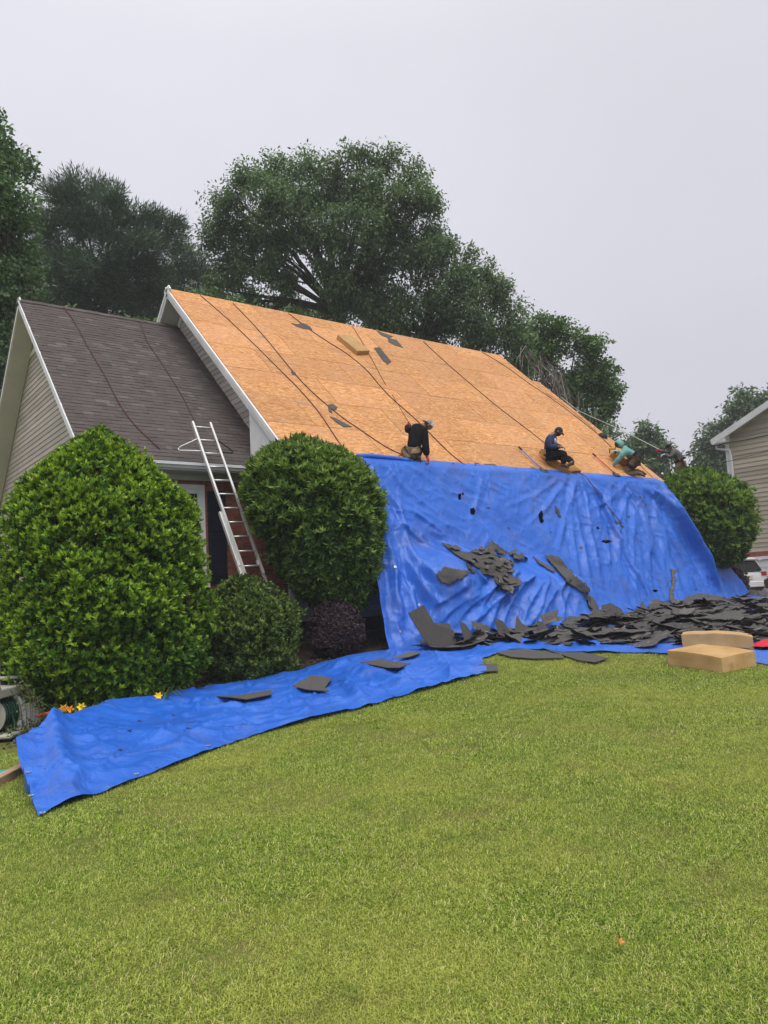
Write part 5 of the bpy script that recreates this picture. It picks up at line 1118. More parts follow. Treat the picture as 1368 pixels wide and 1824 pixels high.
# ------------------------------------------------------------------ foam blocks
def foam(name, label, o, ex, ey, ez, dim, seed, mat='foam', bow=.02, parent=None, rag=.012):
    """soft edged foam block: subdivided box with rounded rim, dents and bowed faces"""
    bm = bmesh.new(); bmesh.ops.create_cube(bm, size=1); bmesh.ops.subdivide_edges(bm, edges=bm.edges[:], cuts=11, use_grid_fill=True)
    ex, ey, ez = nrm(ex), nrm(ey), nrm(ez)
    for v in bm.verts:
        c = np.array(v.co); s = np.sign(c)
        q = c*np.array(dim); e2 = np.sort(.5-np.abs(c))[:2]; e = e2.sum()
        f = 1-.006*math.exp(-(e/.02)**2)
        n1 = float(fbm(q[0]*3+seed, q[1]*3+q[2]*4, 3))
        q = q*f*(1+.03*n1); q[2] += bow*(1-4*c[0]**2)*(1 if c[2] > 0 else 0)-bow*.8*(4*c[0]**2)*(c[0] > 0)
        q = q+rag*np.array([float(fbm(q[1]*5+seed, q[2]*9, 2)), float(fbm(q[0]*5+seed, q[2]*9+4, 2)), float(fbm(q[0]*5+9, q[1]*5+seed, 2))])*2
        v.co = Vector(np.array(o)+ex*q[0]+ey*q[1]+ez*(q[2]+dim[2]/2))
    me = bpy.data.meshes.new(name); bm.to_mesh(me); bm.free(); me.materials.append(MATS[mat]); me.polygons.foreach_set('use_smooth', [True]*len(me.polygons))
    if hasattr(me, 'set_sharp_from_angle'): me.set_sharp_from_angle(angle=.7)
    ob = place(name, me, parent); return set_props(ob, label, 'foam block')
a, b, c = on_ground(1189, 1186), on_ground(1284, 1200), on_ground(1350, 1187)
o = (a+c)/2; foam('foam_block', 'nearest thick tan foam block sitting on the grass', (o[0], o[1], float(ground(o[0], o[1]))+.0), b-a, (c-b)-np.dot(c-b, nrm(b-a))*nrm(b-a), (0, 0, 1), (.93, .80, .235), 3, bow=.008, rag=.008)
a, b = on_ground(1214, 1158), on_ground(1346, 1160); d = nrm(b-a); pn = np.array([-d[1], d[0], 0]); o = (a+b)/2+pn*.36
foam('foam_block', 'thinner tan foam block behind the nearest one', (o[0], o[1], float(ground(o[0], o[1]))+.03), d, pn, (0, 0, 1), (np.linalg.norm(b-a)*.97, .72, .20), 5, bow=.03)
A_, B_, C_, D_ = on_roof(596, 603), on_roof(634, 634), on_roof(660, 632), on_roof(620, 602)
foam('foam_block', 'tan foam block lying high on the orange deck', (A_+B_+C_+D_)/4, B_-A_, C_-B_, EZ, (.98, .60, .13), 7, bow=.0)

# ------------------------------------------------------------------ hoses and ropes
def lay(name, label, cat, pts, r, mat, group=None, n=40):
    pl = polyline(pts, n); o = MB().tube(pl, r, 6).build(name, mat, smooth=True); return set_props(o, label, cat, group)
rr = lambda L, dz=.02: [on_roof(a, b, dz) for a, b in L]
HG = 'red air hoses and ropes over the roofs'
lay('air_hose', 'leftmost red hose down the orange deck and over the tarp edge', 'hose', rr([(357, 526), (410, 572), (460, 620), (500, 660), (532, 692), (568, 734), (598, 779), (616, 803), (634, 816)])+[on_tarp(640, 824)[0]+np.array([0, -.06, .02]), on_tarp(652, 850)[0]+np.array([0, -.05, 0]), on_tarp(668, 872)[0]+np.array([0, -.05, 0]), on_tarp(690, 900)[0]+np.array([0, -.05, 0])], .011, 'hose_red', HG)
lay('air_hose', 'second red hose from the left down the orange deck', 'hose', rr([(415, 540), (446, 572), (478, 608), (538, 680), (598, 734), (640, 764), (688, 796), (722, 812)]), .011, 'hose_red', HG)
lay('air_hose', 'long red hose curving past the black hoodie roofer', 'hose', rr([(514, 558), (548, 584), (580, 606), (618, 630), (652, 658), (676, 686), (700, 711), (745, 751), (796, 802), (830, 830)]), .012, 'hose_red', HG)
lay('rope', 'thin red rope from the ridge to the hand of the black hoodie roofer', 'rope', rr([(628, 581), (648, 614), (668, 650), (684, 680), (700, 705)])+[at(728, 753, 17.35)], .008, 'hose_red', HG)
lay('air_hose', 'red hose running down behind the seated roofer and over the tarp', 'hose', rr([(754, 608), (786, 638), (820, 668), (880, 719), (920, 750), (969, 788), (1000, 818), (1030, 841)])+[on_tarp(1040, 852)[0]+np.array([0, -.08, .03])]+[on_tarp(a, b)[0]+np.array([0, -.06, 0]) for a, b in ((1060, 876), (1080, 902), (1104, 933))], .011, 'hose_red', HG)
lay('air_hose', 'red hose down the right part of the deck to the nail gun', 'hose', rr([(859, 627), (900, 652), (940, 681), (980, 708), (1017, 735), (1060, 769), (1092, 799)]), .010, 'hose_red', HG)
lay('rope', 'thin brown rope along the right edge of the deck', 'rope', rr([(973, 700), (1000, 718), (1030, 741), (1062, 768)]), .006, 'hose_red', HG)
lay('rope', 'thin red rope low on the right corner of the deck', 'rope', rr([(1138, 826), (1150, 838), (1163, 850)]), .007, 'hose_red', HG)
lay('rope', 'small loop of red hose at the knees of the black hoodie roofer', 'hose', [on_roof(708, 820, .02), on_roof(708, 815, .03), on_roof(713, 811, .05), on_roof(719, 814, .04), on_roof(721, 820, .02)], .010, 'hose_red', HG)
ww = lambda L, dz=.03: [on_wing(a, b, dz) for a, b in L]
lay('rope', 'longer brown rope on the left of the shingled wing roof', 'rope', ww([(113, 546), (128, 566), (141, 587), (157, 618), (186, 667), (212, 717), (241, 757), (285, 800)]), .011, 'hose_brown', HG)
lay('rope', 'brown rope on the shingled wing roof ending at the ladder top', 'rope', ww([(249, 572), (256, 592), (264, 611), (293, 654), (325, 706), (347, 750)]), .009, 'hose_brown', HG)
lay('safety_rope', 'grey safety rope from the roof edge to the red gloved hand', 'rope', [on_roof(1000, 708, .03), on_roof(1032, 732, .03), at(1080, 754, 25.9), at(1130, 778, 25.6), at(1173, 800, 24.6)], .011, 'rope_grey')
nw = on_x(1308, 785, NX-.12)
lay('power_line', 'upper black power line reaching the neighbour house wall', 'wire', [at(1010, 838, 44), at(1140, 826, 40), at(1215, 812, 38), at(1262, 797, 37), at(1300, 788, 36), at(1330, 783, 34), at(1380, 772, 32)], .022, 'wire_black', 'overhead wires')
lay('power_line', 'lower thin black wire crossing the neighbour house wall', 'wire', [at(1215, 838, 38), at(1295, 822, 37), at(1368, 803, 33), at(1400, 794, 32)], .011, 'wire_black', 'overhead wires')

# ------------------------------------------------------------------ ladder
LD = thing('extension_ladder', 'aluminium extension ladder leaning on the gutter of the brick wing', 'ladder', (-.95, -.45, .2))
tl, tr_ = np.array([-1.357, 1.466, 5.206]), np.array([-.91, 1.466, 5.216]); lean = math.radians(66)
dn = nrm([.10, -math.cos(lean), -math.sin(lean)]); sx = nrm(tr_-tl); nl = np.cross(sx, dn); nl = nl if nl[1] < 0 else -nl
wl = .40
def rail(off, s0, s1, dep, nm='rail'):
    for s in (0, 1):
        o = tl+sx*(off if s == 0 else wl-off)
        MB().frame(o, sx, -nl, dn, (-.011, -.012+dep, s0), (.011, .055+dep, s1)).frame(o, sx, -nl, dn, (.0112 if s == 0 else -.030, -.012+dep, s0), (.030 if s == 0 else -.0112, -.004+dep, s1)).build(nm, 'alu', LD)
rail(0, 0, 3.45, 0); rail(-.035, 2.07, 5.70, .075)
for i in range(17):
    s = .12+i*.316; upper = s < 3.35; off = 0 if upper else -.035; dep = .02 if upper else .095
    a = tl+dn*s-nl*dep+sx*(off+.012); b = tl+dn*s-nl*dep+sx*(wl-off-.012)
    MB().tube([a, b], .017, 8).build('rung', 'alu', LD, smooth=True)
for s in (0, 1):                                         # stand-off arms resting on the roof
    o = tl+sx*(0 if s == 0 else wl); out_ = -1 if s == 0 else 1
    p1 = o+dn*.42; p2 = o+dn*.72
    tip = p1*.45+p2*.55+sx*out_*.36+np.array([0, .20, -.02]); tip2 = tip+dn*.07
    MB().tube(polyline([p1, (p1+tip)/2, tip, tip2+sx*out_*.02, tip2-sx*out_*.05, (p2+tip2)/2, p2], 22), .013, 6).build('stand_off_arm', 'alu' if s == 0 else 'black_rubber', LD, smooth=True)
for s in (0, 1):
    o = tl+sx*(-.035 if s == 0 else wl+.035)+dn*5.70-nl*.1; MB().frame(o, sx, -nl, dn, (-.03, -.05, -.06), (.03, .06, .02)).build('foot', 'black_rubber', LD)
for s in (0, 1):
    o = tl+sx*(0 if s == 0 else wl)+dn*3.2-nl*.06; MB().frame(o, sx, -nl, dn, (-.035, -.02, -.05), (.035, .03, .05)).build('rung_lock', 'alu', LD)

# ------------------------------------------------------------------ car
def car(label, name, C0, heading, paint, plate=True):
    """small SUV seen from behind: body shell lofted from cross sections along its length"""
    root = thing(name, label, 'car', C0); hx = nrm([math.sin(heading), math.cos(heading), 0]); sx = np.array([hx[1], -hx[0], 0.]); o = np.array(C0)
    # stations: distance from rear, half width bottom/belt/roof, z bottom/belt/roof
    st = [(0.0, .74, .84, .50, .42, .98, 1.02), (.05, .84, .90, .60, .34, 1.02, 1.10), (.30, .90, .93, .64, .30, 1.06, 1.60), (.55, .91, .94, .66, .28, 1.06, 1.70), (1.4, .92, .95, .68, .27, 1.04, 1.74), (2.4, .92, .95, .67, .27, 1.02, 1.72), (3.0, .92, .94, .62, .27, 1.01, 1.48), (3.45, .91, .93, .66, .28, 1.0, 1.06), (4.2, .86, .90, .62, .32, .90, .96), (4.55, .74, .82, .55, .42, .74, .80)]
    def section(s):
        d, wb, wm, wr, zb, zm, zr = s; pr = [(-wb, zb), (-wm-.0, (zb+zm)/2), (-wm+.01, zm), (-wr, zr-.03), (-wr+.08, zr), (wr-.08, zr), (wr, zr-.03), (wm-.01, zm), (wm, (zb+zm)/2), (wb, zb)]
        return [o+hx*d+sx*x+np.array([0, 0, z]) for x, z in pr]
    vs = [p for s in st for p in section(s)]; n = 10; fs = []
    for i in range(len(st)-1):
        for k in range(n): fs.append((i*n+k, i*n+(k+1) % n, (i+1)*n+(k+1) % n, (i+1)*n+k))
    fs += [tuple(reversed(range(n))), tuple((len(st)-1)*n+k for k in range(n))]
    body = MB().add(vs, fs).build('body', paint, root, smooth=True, clean=True)
    me = body.data
    if hasattr(me, 'set_sharp_from_angle'): me.set_sharp_from_angle(angle=.6)
    q = lambda d, x, z: o+hx*d+sx*x+np.array([0, 0, z])
    MB().poly_prism([q(-.0, -.66, 1.10), q(-.0, .66, 1.10), q(.27, .56, 1.57), q(.27, -.56, 1.57)], hx*-.02).build('rear_window', 'car_glass', root)
    MB().hexa([q(.16, -.58, 1.60), q(.16, .58, 1.60), q(.45, .60, 1.68), q(.45, -.60, 1.68), q(.14, -.58, 1.64), q(.14, .58, 1.64), q(.45, .60, 1.73), q(.45, -.60, 1.73)]).build('spoiler', paint, root)
    for s in (-1, 1):
        for d0, d1 in ((.50, 1.30), (1.38, 2.18), (2.26, 2.95)):
            MB().poly_prism([q(d0, s*.945, 1.10), q(d1, s*.945, 1.10), q(min(d1, 2.7), s*.70, 1.60), q(d0+.12, s*.70, 1.60)], sx*s*.02).build('side_window', 'car_glass', root)
        for d in (.85, 3.55):
            wp = q(d, s*.86, .34); wh = MB().tube([wp-sx*.11, wp-sx*.09, wp+sx*.09, wp+sx*.11], [.30, .34, .34, .30], 20).build('wheel', 'black_rubber', root)
            MB().tube([wp+sx*s*.105, wp+sx*s*.118], [.21, .19], 16).build('rim', 'alu', wh)
        MB().hexa([q(-.03, s*.60, .90), q(-.03, s*.86, .90), q(.22, s*.935, .92), q(.2, s*.60, .92), q(-.03, s*.60, 1.06), q(-.03, s*.86, 1.06), q(.22, s*.935, 1.08), q(.2, s*.60, 1.08)]).build('tail_lamp', 'lamp_red', root)
    MB().hexa([q(-.07, -.82, .40), q(-.07, .82, .40), q(.2, .88, .40), q(.2, -.88, .40), q(-.07, -.82, .64), q(-.07, .82, .64), q(.2, .88, .64), q(.2, -.88, .64)]).build('bumper', paint, root, bevel=.02)
    MB().hexa([q(-.05, -.5, .24), q(-.05, .5, .24), q(.2, .6, .24), q(.2, -.6, .24), q(-.05, -.7, .395), q(-.05, .7, .395), q(.2, .8, .395), q(.2, -.8, .395)]).build('valance', 'black_rubber', root)
    if plate: MB().hexa([q(-.035, -.16, .76), q(-.035, .16, .76), q(-.0, .16, .76), q(-.0, -.16, .76), q(-.03, -.16, .92), q(-.03, .16, .92), q(.0, .16, .92), q(.0, -.16, .92)]).build('license_plate', 'plate', root)
    return root
cp = at(1338, 1053, 38); cp[2] = float(ground(cp[0], cp[1]))
car('white compact suv parked before the neighbour garage, seen from behind', 'parked_car', tuple(cp), .42, 'car_white')
_rh = nrm(RT*np.array([1, 1, 0])); cp = at(1383, 1053, 34)+_rh*4.5; cp[2] = float(ground(cp[0], cp[1])); car('dark car cut off by the right edge beside the white one', 'parked_car', tuple(cp), -.92, 'car_dark', plate=False)

# ------------------------------------------------------------------ odds and ends at the left edge
hp = on_ground(4, 1318); HR = thing('hose_reel', 'beige hose reel cart wound with dark green garden hose', 'hose reel', tuple(hp)); hz0 = float(hp[2])
rx = nrm(RT*np.array([1, 1, 0])); ry = np.array([-rx[1], rx[0], 0]); H_ = lambda a, b, c: np.array([hp[0], hp[1], hz0])+rx*a+ry*b+np.array([0, 0, c])
for s in (-.20, .24):
    MB().tube([H_(-.1, s, .33), H_(-.1, s+.03, .33)], [.24, .235], 22).build('reel_disc', 'reel_plastic', HR)
MB().tube([H_(-.1, -.17, .33), H_(-.1, .24, .33)], .10, 14).build('drum', 'reel_plastic', HR)
for k in range(10):
    r = .215 if k % 2 else .19; y = -.15+k*.038; MB().tube([H_(-.1+r*math.cos(a), y+.01*math.sin(2*a), .33+r*math.sin(a)) for a in np.linspace(0, 2*PI, 25)], .022, 6, cap=False).build('hose_coil', 'hose_green', HR, smooth=True)
MB().tube(polyline([H_(.1, .02, .36), H_(.16, .0, .22), H_(.2, -.05, .05), H_(.3, .1, .03), H_(.5, .2, .04)], 16), .02, 6).build('hose_end', 'hose_green', HR, smooth=True)
MB().frame(H_(0, 0, 0), rx, ry, (0, 0, 1), (-.45, -.3, .05), (.26, .36, .11)).build('base', 'reel_plastic', HR, bevel=.02)
for s in (-.30, .30): MB().frame(H_(0, 0, 0), rx, ry, (0, 0, 1), (-.20, s-.02, .10), (.0, s+.02, .66)).build('upright', 'reel_plastic', HR, bevel=.01)
MB().frame(H_(0, 0, 0), rx, ry, (0, 0, 1), (-.25, -.34, .56), (.12, .34, .68)).frame(H_(0, 0, 0), rx, ry, (0, 0, 1), (-.25, -.33, .76), (.10, -.28, .80)).frame(H_(0, 0, 0), rx, ry, (0, 0, 1), (-.25, .28, .76), (.10, .33, .80)).build('tray', 'reel_plastic', HR, bevel=.012)
MB().tube(polyline([H_(-.22, -.30, .66), H_(-.2, -.30, .82), H_(.06, -.30, .84), H_(.12, -.30, .68)], 12), .016, 6).build('handle', 'reel_plastic', HR, smooth=True)
MB().tube([H_(-.18, -.36, .09), H_(-.18, -.30, .09)], [.10, .10], 16).build('wheel', 'black_rubber', HR)
b = at(42, 1262, 12.6); gz = float(ground(b[0], b[1]))
WP = thing('vinyl_panel', 'white ribbed vinyl panel leaning behind the hose reel', 'panel', (b[0], b[1], gz))
for i in range(7):
    o = b+rx*(-.22+i*.07); MB().frame((o[0], o[1], gz), rx, ry, (0, 0, 1), (0, 0, 0), (.066, .015+.006*(i % 2), 1.05-.05*i)).build('rib', 'white_vinyl', WP)
b = at(8, 1200, 13.2); set_props(MB().tube([(b[0], b[1], gz), (b[0], b[1], gz+1.6)], .06, 8).build('black_post', 'black_rubber'), 'black post at the far left beside the white panel', 'post')
b = at(63, 1262, 12.9); BP = thing('brick_pier', 'small red brick pier beside the white ribbed panel', 'pier', (b[0], b[1], gz))
for i in range(9): MB().frame((b[0], b[1], gz), rx, ry, (0, 0, 1), (-.05, 0, i*.072), (.05, .1, i*.072+.064)).build('brick', 'brick', BP)
for i, lb in enumerate(('left grey concrete block under the tallest bush', 'right grey concrete block under the tallest bush')):
    b = at(78+30*i, 1262, 12.6); z_ = float(ground(b[0], b[1])); set_props(MB().frame((b[0], b[1], z_), rx, ry, (0, 0, 1), (-.1, 0, -.01), (.17, .2, .19)).build('concrete_block', 'concrete', bevel=.008), lb, 'concrete block')
a, c = on_ground(-10, 1408), on_ground(46, 1378); d = nrm(c-a)
set_props(MB().frame(a+np.array([0, 0, .0]), d, (-d[1], d[0], 0), (0, 0, 1), (-.1, 0, .0), (np.linalg.norm(c-a)+.1, .10, .09)).build('wood_plank', 'plank_wood', bevel=.006), 'short weathered plank edging the grass at the left edge', 'plank')
b = on_ground(5, 1388); set_props(MB().ellipsoid((b[0], b[1], b[2]+.02), [[.17, 0, 0], [0, .12, 0], [0, 0, .07]], 16, 8).build('teal_lid', 'teal_plastic', smooth=True), 'teal plastic lid lying by the plank', 'lid')
b = at(100, 1268, 11.6); set_props(MB().tube([(b[0]-.25, b[1], b[2]-.02), b, b+rx*.28+np.array([0, 0, .03])], [.02, .03, .02], 6).build('garden_tool', 'tool_red', smooth=True), 'red handled garden tool behind the daylilies', 'tool')
# daylilies and low plants
def daylily(px, py, label, mat, t):
    p = at(px, py, t); gz = float(ground(p[0], p[1])); r = thing('daylily', label, 'flower', (p[0], p[1]+.05, gz))
    MB().tube(polyline([(p[0]+.06, p[1]+.06, gz), (p[0]+.04, p[1]+.04, (gz+p[2])/2), p], 8), .006, 5).build('stem', 'leaf_weed', r)
    up = nrm([-.25, -.75, .55]); a = nrm(np.cross(up, [0, 0, 1])); b = np.cross(up, a)
    for k in range(6):
        d = a*math.cos(k*PI/3)+b*math.sin(k*PI/3); s = np.cross(up, d); w_ = .022 if k % 2 else .030
        MB().add([p, p+up*.025+d*.03+s*w_*.7, p+up*.04+d*.065, p+up*.025+d*.03-s*w_*.7, p+up*.02+d*.03], [(0, 4, 1), (1, 4, 2), (2, 4, 3), (3, 4, 0)]).build('petal', mat, r)
    m = MB(); gg = np.random.default_rng(px)
    for k in range(26):
        az = gg.random()*6.28; L = .25+.3*gg.random(); q0 = np.array([p[0]+.06, p[1]+.08, gz]); d = np.array([math.cos(az), math.sin(az), 0]); s = np.array([-d[1], d[0], 0])*.008
        pts = [q0, q0+d*L*.25+np.array([0, 0, L*.55]), q0+d*L*.6+np.array([0, 0, L*.75]), q0+d*L+np.array([0, 0, L*.5])]
        m.add([pts[0]-s, pts[0]+s, pts[1]+s, pts[1]-s, pts[2]+s*.8, pts[2]-s*.8, pts[3]], [(0, 1, 2, 3), (3, 2, 4, 5), (5, 4, 6)])
    m.build('leaves', 'leaf_weed', r)
daylily(145, 1261, 'yellow daylily above the left part of the tarp strip', 'petal_yellow', 11.0)
daylily(282, 1241, 'yellow daylily under the right edge of the tallest bush', 'petal_yellow', 11.4)
daylily(124, 1266, 'orange daylily left of the yellow one', 'petal_orange', 11.05)
daylily(113, 1264, 'small half open orange daylily at the left end of the daylilies', 'petal_orange', 11.1)
# weeds and leaf litter in the bed
V, Fq = [], []
n = 2600; x = rng.uniform(-5.4, 2.6, n); y = np.interp(x, [-5.4, -3, -1, .6, 3], [-1.9, -1.2, -1.1, -1.2, -1.0])+rng.random(n)**1.5*2.2
x[:700] = rng.uniform(-5.6, -4.3, 700); y[:700] = rng.uniform(-2.6, .2, 700)
B = np.stack([x, y, ground(x, y)+.03], -1); D = unit(rng.normal(size=(n, 3))*np.array([1, 1, .25])); N = unit(rng.normal(size=(n, 3))*.5+np.array([0, 0, 1.]))
V, Fq = quad_leaves(B, D, N, rng.uniform(.04, .09, n), rng.uniform(.02, .05, n)); np_mesh('leaf_litter', V, Fq, 'leaf_dry' if False else 'bark', kind='stuff')
n = 520; x = np.concatenate([rng.uniform(-5.6, -4.5, 200), rng.uniform(-2.6, -.6, 320)]); y = np.concatenate([rng.uniform(-2.5, .3, 200), rng.uniform(-1.35, -.7, 320)])
P = np.stack([x, y, ground(x, y)+.04+rng.random(n)*.16*(np.arange(n) < 200)], -1); V, Fq = rosettes(P, unit(rng.normal(size=(n, 3))*.3+np.array([0, 0, 1.])), 5, .06, .03, (.6, 1.4)); np_mesh('ground_cover', V, Fq, 'leaf_weed', kind='stuff')
sp = at(40, 1250, 11.2); gz = float(ground(sp[0], sp[1])); SR = thing('wild_sapling', 'thin leafy sapling arching over the hose reel', 'plant', (sp[0], sp[1], gz)); m = MB(); LP = []
for k in range(6):
    tip = at(18+k*9, 1205+abs(k-2)*12, 11.2+.1*k); pl = polyline([(sp[0]+.05*k, sp[1], gz), (np.array([sp[0]+.05*k, sp[1], gz])+tip)/2+np.array([.05, 0, .12]), tip], 10); m.tube(pl, .006, 4); LP += pl[3:]
m.build('stem', 'bark', SR); LP = np.repeat(np.array(LP), 3, 0)+rng.normal(size=(len(LP)*3, 3))*.03
V, Fq = quad_leaves(LP, unit(rng.normal(size=LP.shape)), unit(rng.normal(size=LP.shape)*.4+np.array([0, -.4, .7])), rng.uniform(.04, .07, len(LP)), rng.uniform(.02, .03, len(LP))); np_mesh('leaves', V, Fq, 'leaf_weed', SR)
# ------------------------------------------------------------------ people
def skin(name, nodes, edges, mat, parent, root, sub=2, extra=None):
    """grow one continuous surface round a skeleton: nodes {key: (pos, radius or (rx, ry))}"""
    ks = list(nodes); ix = {k: i for i, k in enumerate(ks)}
    me = bpy.data.meshes.new(name+'_rig'); me.from_pydata([tuple(map(float, nodes[k][0])) for k in ks], [(ix[a], ix[b]) for a, b in edges], [])
    ob = bpy.data.objects.new(name+'_rig', me); COL.objects.link(ob)
    sk = ob.modifiers.new('skin', 'SKIN'); sk.use_smooth_shade = True
    sv = me.skin_vertices[0].data
    for i, k in enumerate(ks):
        r = nodes[k][1]; sv[i].radius = (r, r) if not hasattr(r, '__len__') else r; sv[i].use_root = (k == root)
    ss = ob.modifiers.new('sub', 'SUBSURF'); ss.levels = sub; ss.render_levels = sub
    dg = bpy.context.evaluated_depsgraph_get(); dg.update()
    m2 = bpy.data.meshes.new_from_object(ob.evaluated_get(dg)); m2.name = name; m2.materials.clear(); m2.materials.append(MATS[mat])
    bpy.data.objects.remove(ob); bpy.data.meshes.remove(me)
    if extra is not None:                                       # head: joined into the body's own mesh
        bm = bmesh.new(); bm.from_mesh(m2); off = len(bm.verts)
        vs = [bm.verts.new(v) for v in extra.v]
        for f in extra.f:
            try: bm.faces.new([vs[i] for i in f]).smooth = True
            except ValueError: pass
        bmesh.ops.remove_doubles(bm, verts=bm.verts, dist=1e-5); bm.to_mesh(m2); bm.free()
    m2.polygons.foreach_set('use_smooth', [True]*len(m2.polygons)); m2.update()
    return place(name, m2, parent)
def chain(nodes, edges, keys, pts, rs):
    for k, p, r in zip(keys, pts, rs):
        if k not in nodes: nodes[k] = (np.array(p, float), r)
    edges += list(zip(keys[:-1], keys[1:]))
def hand(nodes, edges, wrist, key, d, pn, curl=.5, s=1., thumb=1):
    """palm with four unequal bent fingers and a thumb leaving its side; d = pointing direction, pn = palm normal"""
    d = nrm(d); pn = nrm(np.array(pn, float)-np.dot(pn, d)*d); sd_ = np.cross(d, pn); w_ = nodes[wrist][0]
    pa = w_+d*.055*s; nodes[key+'p'] = (pa, (.036*s, .020*s)); edges.append((wrist, key+'p'))
    for i, (o, L) in enumerate(((-.028, .062), (-.010, .074), (.010, .070), (.028, .056))):
        b = pa+d*.035*s+sd_*o*s; c1 = curl; v1 = d*math.cos(c1)+pn*math.sin(c1); v2 = d*math.cos(c1*2.2)+pn*math.sin(c1*2.2)
        ks = [key+'p', f'{key}f{i}a', f'{key}f{i}b', f'{key}f{i}c']
        chain(nodes, edges, ks, [pa, b, b+v1*L*.5*s, b+v1*L*.5*s+v2*L*.5*s], [0, .0105*s, .0095*s, .008*s])
    tb = pa-d*.015*s-sd_*.03*s*thumb; tv = nrm(d*.6-sd_*.7*thumb+pn*.4)
    chain(nodes, edges, [key+'p', key+'ta', key+'tb', key+'tc'], [pa, tb, tb+tv*.03*s, tb+nrm(tv+pn*.4+d*.3)*.055*s], [0, .0125*s, .011*s, .009*s])
def head_mesh(c, fd, up, s=1.):
    """head with jaw, nose, brow and ears; fd = facing direction"""
    f = nrm(fd); u = nrm(np.array(up, float)-np.dot(up, f)*f); r = np.cross(f, u); m = MB()
    def fn(l):
        x, y, z = l
        if z < 0: x *= 1+.30*z; y *= 1+(.10*z if y > 0 else .30*z)
        if y > .55: y += .16*math.exp(-(x/.16)**2-((z+.12)/.18)**2)-.04*math.exp(-((abs(x)-.38)/.16)**2-((z-.12)/.12)**2)+.03*math.exp(-(x/.3)**2-((z+.42)/.07)**2)
        return np.array([x, y, z])
    m.ellipsoid(c, np.array([r*.076, f*.096, u*.118])*s, 28, 20, fn=fn)
    for sg in (-1, 1): m.ellipsoid(np.array(c)+(r*sg*.078-u*.012-f*.008)*s, np.array([r*.014, f*.024, u*.034])*s, 8, 6)
    return m, f, u, r
def face_bits(c, f, u, r, parent, hair='black_rubber', beard=False, s=1.):
    c = np.array(c)
    for sg in (-1, 1):
        MB().ellipsoid(c+(f*.084+r*sg*.031+u*.012)*s, np.array([r*.014, f*.010, u*.008])*s, 8, 6).build('eye', 'paper_white', parent, smooth=True)
        MB().ellipsoid(c+(f*.092+r*sg*.031+u*.012)*s, np.array([r*.006, f*.005, u*.006])*s, 6, 5).build('pupil', 'black_rubber', parent, smooth=True)
    MB().ellipsoid(c+(f*.090-u*.052)*s, np.array([r*.024, f*.007, u*.006])*s, 8, 5).build('mouth', 'lamp_red' if False else 'boot_leather', parent, smooth=True)
    m = MB()
    def fn(l): return np.array([l[0], min(l[1], .35-.5*max(0, -l[2])), max(l[2], -.62)])
    m.ellipsoid(c-f*.006*s+u*.008*s, np.array([r*.082, f*.098, u*.118])*s, 20, 14, fn=fn); m.build('hair', hair, parent, smooth=True)
    if beard:
        def fb(l): return np.array([l[0], max(l[1], -.1), min(l[2], -.34+.25*(1-max(l[1], 0)))])
        MB().ellipsoid(c+f*.004*s, np.array([r*.078, f*.101, u*.125])*s, 18, 14, fn=fb).build('beard', hair, parent, smooth=True)
def cap(c, f, u, r, parent, mat, brim=True, back=None, name='cap', turned=False, s=1.):
    c = np.array(c); 
    def fn(l): return np.array([l[0], l[1], max(l[2], .12)])
    o = MB().ellipsoid(c, np.array([r*.089, f*.110, u*.134])*s, 22, 14, fn=fn).build(name, mat, parent, smooth=True)
    if back:
        def f2(l): return np.array([l[0]*1.02, max(l[1], .15)*1.02 if back[1] > 0 else min(l[1], -.15)*1.02, max(l[2], .15)*1.01])
        MB().ellipsoid(c, np.array([r*.089, f*.110, u*.134])*s, 22, 14, fn=f2).build('cap_back', back[0], o, smooth=True)
    if brim:
        d = -f if turned else f; P = []
        for i in range(9):
            a = (i/8-.5)*2.2; e0 = c+(d*math.cos(a)*.100+r*math.sin(a)*.080+u*.018)*s
            e1 = c+(d*(.085+.085*math.cos(a*.75))+r*math.sin(a)*.085+u*(.004-.012*math.cos(a)))*s; P.append((e0, e1))
        m = MB()
        for i in range(8):
            q = [P[i][0], P[i+1][0], P[i+1][1], P[i][1]]; m.hexa(q+[k+u*.006*s for k in q])
        m.build('brim', mat, o)
    return o
def limb(nodes, edges, keys, pts, rs): chain(nodes, edges, keys, pts, rs)
